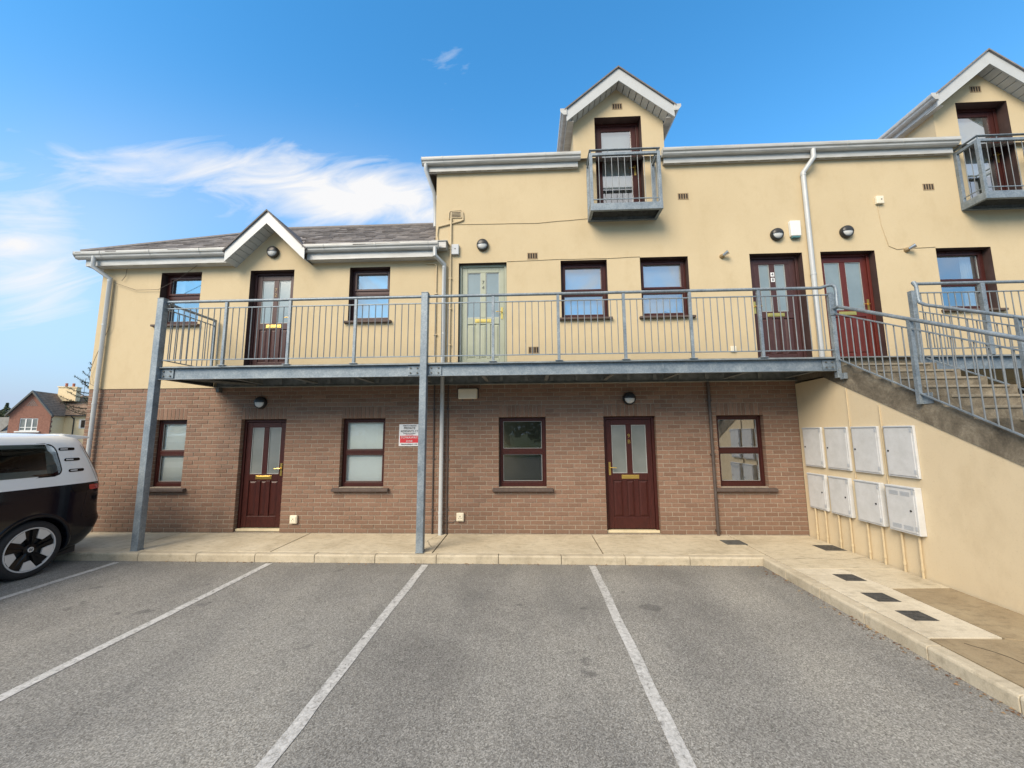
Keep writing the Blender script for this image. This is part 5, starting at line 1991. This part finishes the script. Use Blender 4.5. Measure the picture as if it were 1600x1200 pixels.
def wheel(sg, s):
    R_, hw = .372, .12
    xo = sg * .965
    ax = Vector((sg, 0, 0))
    c = Vector(cpt(xo, s, R_))

    def along(a):
        return a
    w = obj('wheel', MB().lathe(c, ax, [(.282, -.225), (.31, -.235), (.345, -.225), (.367, -.20), (R_, -.17), (R_, -.055), (.366, -.03), (.348, -.008), (.316, .0), (.292, -.004), (.286, -.012)], 56), 'rubber', car, smooth=True)
    tr_ = MB()
    for k in range(64):
        a = 2 * PI * k / 64
        u, v = Vector((0, math.cos(a), math.sin(a))), Vector((0, -math.sin(a), math.cos(a)))
        for p0, p1, q0, q1 in ((-.16, -.12, 0, .012), (-.11, -.065, .008, .02)):
            a0 = c + u * (R_ - .002)
            pts = [a0 + ax * p0 + v * q0, a0 + ax * p1 + v * q0, a0 + ax * p1 + v * q1, a0 + ax * p0 + v * q1]
            tr_.add(pts + [p + u * .005 for p in pts], [(4, 5, 6, 7), (0, 1, 5, 4), (1, 2, 6, 5), (2, 3, 7, 6), (3, 0, 4, 7)])
    obj('tread', tr_, 'rubber', w)
    # rim: bright ring with five bright sectors over a black star
    obj('rim', MB().lathe(c, ax, [(.288, -.20), (.288, -.014), (.282, -.006), (.271, -.006), (.266, -.014), (.266, -.03)], 56).lathe(c, ax, [(.001, -.085), (.266, -.075)], 40), 'alloy', w, smooth=True)
    obj('rim_backing', MB().lathe(c, ax, [(.001, -.07), (.10, -.068), (.2655, -.06)], 40), 'black_plastic', w)
    spk = MB()
    for k in range(5):
        a = 2 * PI * k / 5 + .33

        def pt(r, da, x):
            return c + Vector((0, math.cos(a + da), math.sin(a + da))) * r + ax * x
        # black spoke: narrow at hub, broad at the rim
        for da0, da1, x0_, x1_ in ((-.30, -.02, -.022, -.012), (-.02, .30, -.034, -.026)):
            q = [pt(.06, da0 * 1.3, x0_ + .004), pt(.06, da1 * 1.3, x1_ + .004), pt(.263, da1, x1_), pt(.263, da0, x0_)]
            spk.add(q + [p - ax * .04 for p in q], [(0, 1, 2, 3), (0, 4, 5, 1), (1, 5, 6, 2), (2, 6, 7, 3), (3, 7, 4, 0)])
        # bright trapezoid sector between spokes
        b = a + PI / 5
        def pb(r, da, x):
            return c + Vector((0, math.cos(b + da), math.sin(b + da))) * r + ax * x
        q = [pb(.165, -.30, -.022), pb(.150, .16, -.022), pb(.266, .34, -.010), pb(.268, .0, -.009), pb(.266, -.31, -.010)]
        obj('rim_insert', MB().add(q + [p - ax * .02 for p in q], [(0, 1, 2, 3, 4), (0, 5, 6, 1), (1, 6, 7, 2), (4, 9, 5, 0)]), 'alloy', w)
    obj('spoke', spk, 'gloss_black', w)
    obj('hub', MB().lathe(c, ax, [(.075, -.05), (.075, -.018), (.04, -.010), (.035, -.006), (.001, -.006)], 24), 'gloss_black', w, smooth=True)
    bd = MB().lathe(c, ax, [(.0, -.004), (.033, -.004), (.036, -.008)], 20)
    obj('hub_badge', bd, 'alloy', w)
    lt = MB()
    for px, py, qx, qy in ((-.022, .018, -.010, -.018), (-.010, -.018, .0, .010), (.0, .010, .010, -.018), (.010, -.018, .022, .018), (-.012, .022, .0, -.002), (.0, -.002, .012, .022)):
        A = c + Vector((0, px, py)) - ax * .003
        B = c + Vector((0, qx, qy)) - ax * .003
        lt.tube([A, B], .003, 4)
    obj('badge_mark', lt, 'gloss_black', w)


for s in WY:
    for sg in (1, -1):
        wheel(sg, s)
m = MB()
for sg in (-1, 1):
    m.box(CX + sg * .72 - .14, CX + sg * .72 + .14, CYR - CL - .002, CYR - CL + .06, CZ + .78, CZ + .92)
obj('headlight', m, 'lamp_diffuser', car, bev=.02)

# ------------------------------------------------------------------ houses and trees beyond the car
ang = math.atan2(.37, .93)


def house():
    t = bpy.data.objects.new('house', None)
    COL.objects.link(t)
    t.location = (-62.9, 39.7, ZA)
    t.rotation_euler = (0, 0, ang)
    tag(t, 'red brick gabled house with brown tiled roof and cream chimney behind the car', 'house')
    EZ, AZ, HW_ = 4.75, 7.55, 1.95          # eaves, apex, half width of the gable
    w0, w1, wz0, wz1 = -.95, .75, 2.55, 4.15
    mb = MB()
    xc = cuts(-HW_, HW_, [w0, w1])
    zc = cuts(-.1, EZ, [wz0, wz1])
    wall_cells(mb, xc, zc, lambda x, z: not (w0 < x < w1 and wz0 < z < wz1), 0)
    mb.poly([(-HW_, 0, EZ), (HW_, 0, EZ), (0, 0, AZ)])
    reveal(mb, w0, w1, wz0, wz1, 0, .12)
    obj('gable_wall', mb, 'red_brick_far', t, fix=False)
    m = MB()
    for i in range(5):
        for j in range(5 - i):
            x = -.44 + j * .22 + i * .11
            m.box(x - .06, x + .06, -.03, -.001, 5.75 + i * .17, 5.75 + i * .17 + .1)
    obj('gable_ornament', m, 'roof_grey', t)
    # triple window
    f = MB().box(w0, w1, .05, .11, wz1 - .1, wz1).box(w0, w1, .05, .11, wz0, wz0 + .1)
    pans = []
    xs_ = [w0, w0 + .55, w1 - .55, w1]
    for x in xs_:
        f.box(x - .06, x + .06, .05, .11, wz0 + .1, wz1 - .1)
    for a, b in zip(xs_, xs_[1:]):
        f.box(a + .06, b - .06, .05, .11, wz0 + .42, wz0 + .50)
    w = obj('window', f, 'white_paint', t)
    for a, b in zip(xs_, xs_[1:]):
        obj('pane', MB().quad((a, .09, wz0), (b, .09, wz0), (b, .09, wz1), (a, .09, wz1)), 'frosted', w, fix=False)
    obj('sill', MB().box(w0 - .3, w1 + .3, -.15, .05, wz0 - .16, wz0), 'white_paint', w)
    # cream wings
    m = MB().box(HW_ - .01, HW_, .02, 2.4, -.1, EZ).box(-HW_, -HW_ + .01, .02, 9, -.1, EZ)
    m.box(HW_, 5.4, 2.4, 2.5, -.1, EZ).box(HW_, 5.4, 8.8, 9.0, -.1, EZ).box(5.3, 5.4, 2.5, 8.8, -.1, EZ)
    obj('wall', m, 'house_cream', t)
    q = MB()
    for k in range(16):
        q.box(HW_ - .06, HW_ + .012, -.012, .18 if k % 2 else .32, k * .3, k * .3 + .27)
        q.box(5.15 if k % 2 else 5.0, 5.39, 2.38, 2.399, k * .3, k * .3 + .27)
    obj('quoin', q, 'red_brick_far', t)
    f = MB().box(3.5, 4.2, 2.33, 2.39, 2.9, 4.1)
    w = obj('window', f, 'white_paint', t)
    obj('pane', MB().box(3.72, 4.12, 2.31, 2.329, 3.0, 4.02), 'vent_dark', w)
    # roofs in tile courses
    n = 13
    rows = MB()
    dz, ov = AZ - EZ, .25
    for i in range(n):
        t0, t1 = i / n, (i + 1) / n + .01
        for s in (-1, 1):
            xa_, xb_ = s * (HW_ + ov) * (1 - t0), s * (HW_ + ov) * (1 - t1)
            za = EZ - .25 + (dz + .28) * t0
            zb = EZ - .25 + (dz + .28) * t1
            rows.add([(xa_, -.3, za + .10), (xb_, -.3, zb + .02), (xb_, 9.5, zb + .02), (xa_, 9.5, za + .10), (xa_, -.3, za - .02), (xa_, 9.5, za - .02)], [(0, 1, 2, 3), (4, 0, 3, 5)])
    # main roof, ridge across
    for i in range(n):
        t0, t1 = i / n, (i + 1) / n + .01
        ya, yb_ = 2.1 + 3.6 * t0, 2.1 + 3.6 * t1
        za, zb = EZ - .1 + 2.9 * t0, EZ - .1 + 2.9 * t1
        rows.add([(0.4, ya, za + .10), (5.7, ya, za + .10), (5.7, yb_, zb + .02), (.4, yb_, zb + .02), (.4, ya, za - .02), (5.7, ya, za - .02)], [(0, 1, 2, 3), (4, 5, 1, 0)])
    rows.quad((.4, 5.7, EZ + 2.8), (5.7, 5.7, EZ + 2.8), (5.7, 9.3, EZ), (.4, 9.3, EZ))
    r = obj('roof', rows, 'roof_brown', t, fix=False)
    bb = MB()
    for s in (-1, 1):
        bb.add([(0, -.32, AZ + .12), (s * (HW_ + .27), -.32, EZ - .18), (s * (HW_ + .27), -.32, EZ - .42), (0, -.32, AZ - .16), (0, .0, AZ + .12), (s * (HW_ + .27), .0, EZ - .18), (s * (HW_ + .27), .0, EZ - .42), (0, .0, AZ - .16)],
               [(0, 1, 2, 3), (0, 4, 5, 1), (2, 6, 7, 3), (1, 5, 6, 2)])
    obj('bargeboard', bb, 'dark_steel', r, fix=True)
    obj('gutter', MB().box(HW_ + .0, 5.7, 1.95, 2.1, EZ - .22, EZ - .08).tube([(HW_ + .75, 2.0, EZ - .1), (HW_ + 1.0, 2.3, EZ - .6), (HW_ + 1.0, 2.34, 0)], .06, 6).box(HW_ + .1, HW_ + .24, -.2, 1.9, EZ - .3, EZ - .14), 'black_plastic', r)
    ch = obj('chimney', MB().box(.2, 2.1, 3.6, 4.5, AZ - .9, AZ + .95).box(.12, 2.18, 3.52, 4.58, AZ + .95, AZ + 1.08), 'house_cream', t)
    pm_ = MB()
    for x in (.75, 1.5):
        pm_.lathe((x, 4.05, AZ + 1.08), (0, 0, 1), [(.16, 0), (.13, .35), (.17, .42), (.10, .5), (.001, .5)], 10)
    obj('chimney_pot', pm_, 'terracotta', ch)
    a = MB().tube([(2.7, 4.0, AZ - .6), (2.7, 4.0, AZ + 2.3)], .03, 5)
    for z, l in ((AZ + 2.25, 1.7), (AZ + 1.7, 1.6)):
        a.tube([(2.7 - .1, 4.0, z), (2.7 + l, 4.0, z)], .02, 4)
        for k in range(6):
            a.tube([(2.8 + k * l / 6, 4.0, z - .1), (2.8 + k * l / 6, 4.0, z + .1)], .012, 4)
    obj('tv_aerial', a, 'galv', t)
    return t


house()
t = bpy.data.objects.new('house', None)
COL.objects.link(t)
t.location = (-76.5, 45, ZA)
tag(t, 'house with pale grey roof at the far left edge, beyond the brick gabled house', 'house')
obj('roof', MB().prism([(-1, 4.6), (4.2, 4.6), (4.2, 4.3), (1.6, 2.0), (-6, 2.0), (-6, 4.0)], 'y', 0, .2).add([(-6, -1, 1.9), (5.2, -1, 1.9), (2.6, 3, 4.5), (-6, 3, 4.5)], [(0, 1, 2, 3)]).add([(5.2, -1, 1.9), (5.2, 8, 1.9), (2.6, 3, 4.5)], [(0, 1, 2)]), 'roof_grey', t)
obj('wall', MB().box(-6, 4.9, -.7, 7, -.1, 1.95), 'cream_plastic', t)


def conifer(x, y, h, lab, mat='leaf_far', seed=1, r0=1.6):
    rnd = random.Random(seed)
    t = bpy.data.objects.new('tree', None)
    COL.objects.link(t)
    t.location = (x, y, ZA)
    tag(t, lab, 'tree', 'trees beyond the houses')
    obj('trunk', MB().tube([(0, 0, 0), (.1, 0, h * .5), (0, 0, h * .97)], .22, 7, r1=.03), 'bark', t)
    m = MB()
    for i in range(1500):
        u = rnd.random() ** .8
        z = h * (.22 + .78 * u)
        rad = r0 * (1 - u) ** .7 * (.6 + .4 * math.sin(z * 3.1 + seed)) * math.sqrt(rnd.random()) + .05
        a = rnd.uniform(0, 2 * PI)
        p = Vector((rad * math.cos(a), rad * math.sin(a), z))
        s = rnd.uniform(.08, .2)
        d = Vector((rnd.gauss(0, 1), rnd.gauss(0, 1), rnd.gauss(0, .7))).normalized()
        e = d.cross(Vector((rnd.gauss(0, 1), rnd.gauss(0, 1), rnd.gauss(0, 1)))).normalized()
        m.quad(p - d * s, p + e * s * .5, p + d * s, p - e * s * .5)
    obj('crown', m, mat, t, fix=False)


for i, (x, y, h, lab) in enumerate(((-78.7, 48.5, 6.9, 'slim dark conifer at the far left edge, tallest above the grey roof'), (-79.7, 48.5, 5.8, 'bushy conifer at the far left edge, lower than its neighbour'), (-77.5, 48.5, 5.4, 'short conifer at the far left, the one nearest the brick gabled house'))):
    conifer(x, y, h, lab, seed=i + 3)

# tree with long drooping spiny limbs behind the corner of the low block
t = bpy.data.objects.new('tree', None)
COL.objects.link(t)
t.location = (-57.0, 42, ZA)
tag(t, 'sparse tree with long curved spiny branches showing left of the low block corner', 'tree')
obj('trunk', MB().tube([(0, 0, 0), (.05, 0, 6), (0, 0, 12)], .3, 8, r1=.06), 'bark', t)
br, lv = MB(), MB()
rnd = random.Random(5)
for k in range(46):
    z = 4.5 + 7.2 * k / 46
    a = k * 2.4
    ln_ = (3.3 * (1 - (k / 46) ** 1.6) + .5) * rnd.uniform(.75, 1.1)
    pts = []
    for i in range(7):
        u = i / 6
        pts.append(Vector((math.cos(a) * ln_ * u, math.sin(a) * ln_ * u, z - 1.1 * u + 1.7 * u * u)))
    br.tube(pts, .06, 5, r1=.03)
    for i in range(90):
        u = rnd.uniform(.25, 1)
        j = min(5, int(u * 6))
        p = pts[j].lerp(pts[j + 1], u * 6 - j) if j < 6 else pts[6]
        d = Vector((rnd.gauss(0, 1), rnd.gauss(0, 1), rnd.gauss(0, 1))).normalized()
        e = d.cross(Vector((0, 0, 1))).normalized()
        s = .26
        lv.quad(p, p + d * s * .5 + e * .03, p + d * s, p + d * s * .5 - e * .03)
obj('limb', br, 'bark', t)
obj('crown', lv, 'leaf_dark', t, fix=False)

# dense belt of trees across the car park, behind the viewer: what the ground floor panes reflect
rnd = random.Random(11)
m = MB()
for k in range(16):
    cx_, cy_ = -34 + k * 4.4 + rnd.uniform(-1, 1), -31 + rnd.uniform(-2, 2)
    hh = rnd.uniform(5.5, 8.5)
    m.tube([(cx_, cy_, -.2), (cx_ + .2, cy_, hh * .6)], .22, 7, r1=.08)
    for i in range(620):
        v = Vector((rnd.gauss(0, 1), rnd.gauss(0, 1), rnd.gauss(0, 1))).normalized() * rnd.random() ** .4
        p = Vector((cx_, cy_, hh * .58)) + Vector((v.x * 2.9, v.y * 2.4, v.z * hh * .48))
        s = rnd.uniform(.25, .55)
        d = Vector((rnd.gauss(0, 1), rnd.gauss(0, 1), rnd.gauss(0, 1))).normalized()
        e = d.cross(Vector((rnd.gauss(0, 1), rnd.gauss(0, 1), rnd.gauss(0, 1)))).normalized()
        m.quad(p - d * s, p + e * s * .6, p + d * s, p - e * s * .6)
obj('tree_belt', m, 'leaf_dark', fix=False, kind='stuff')
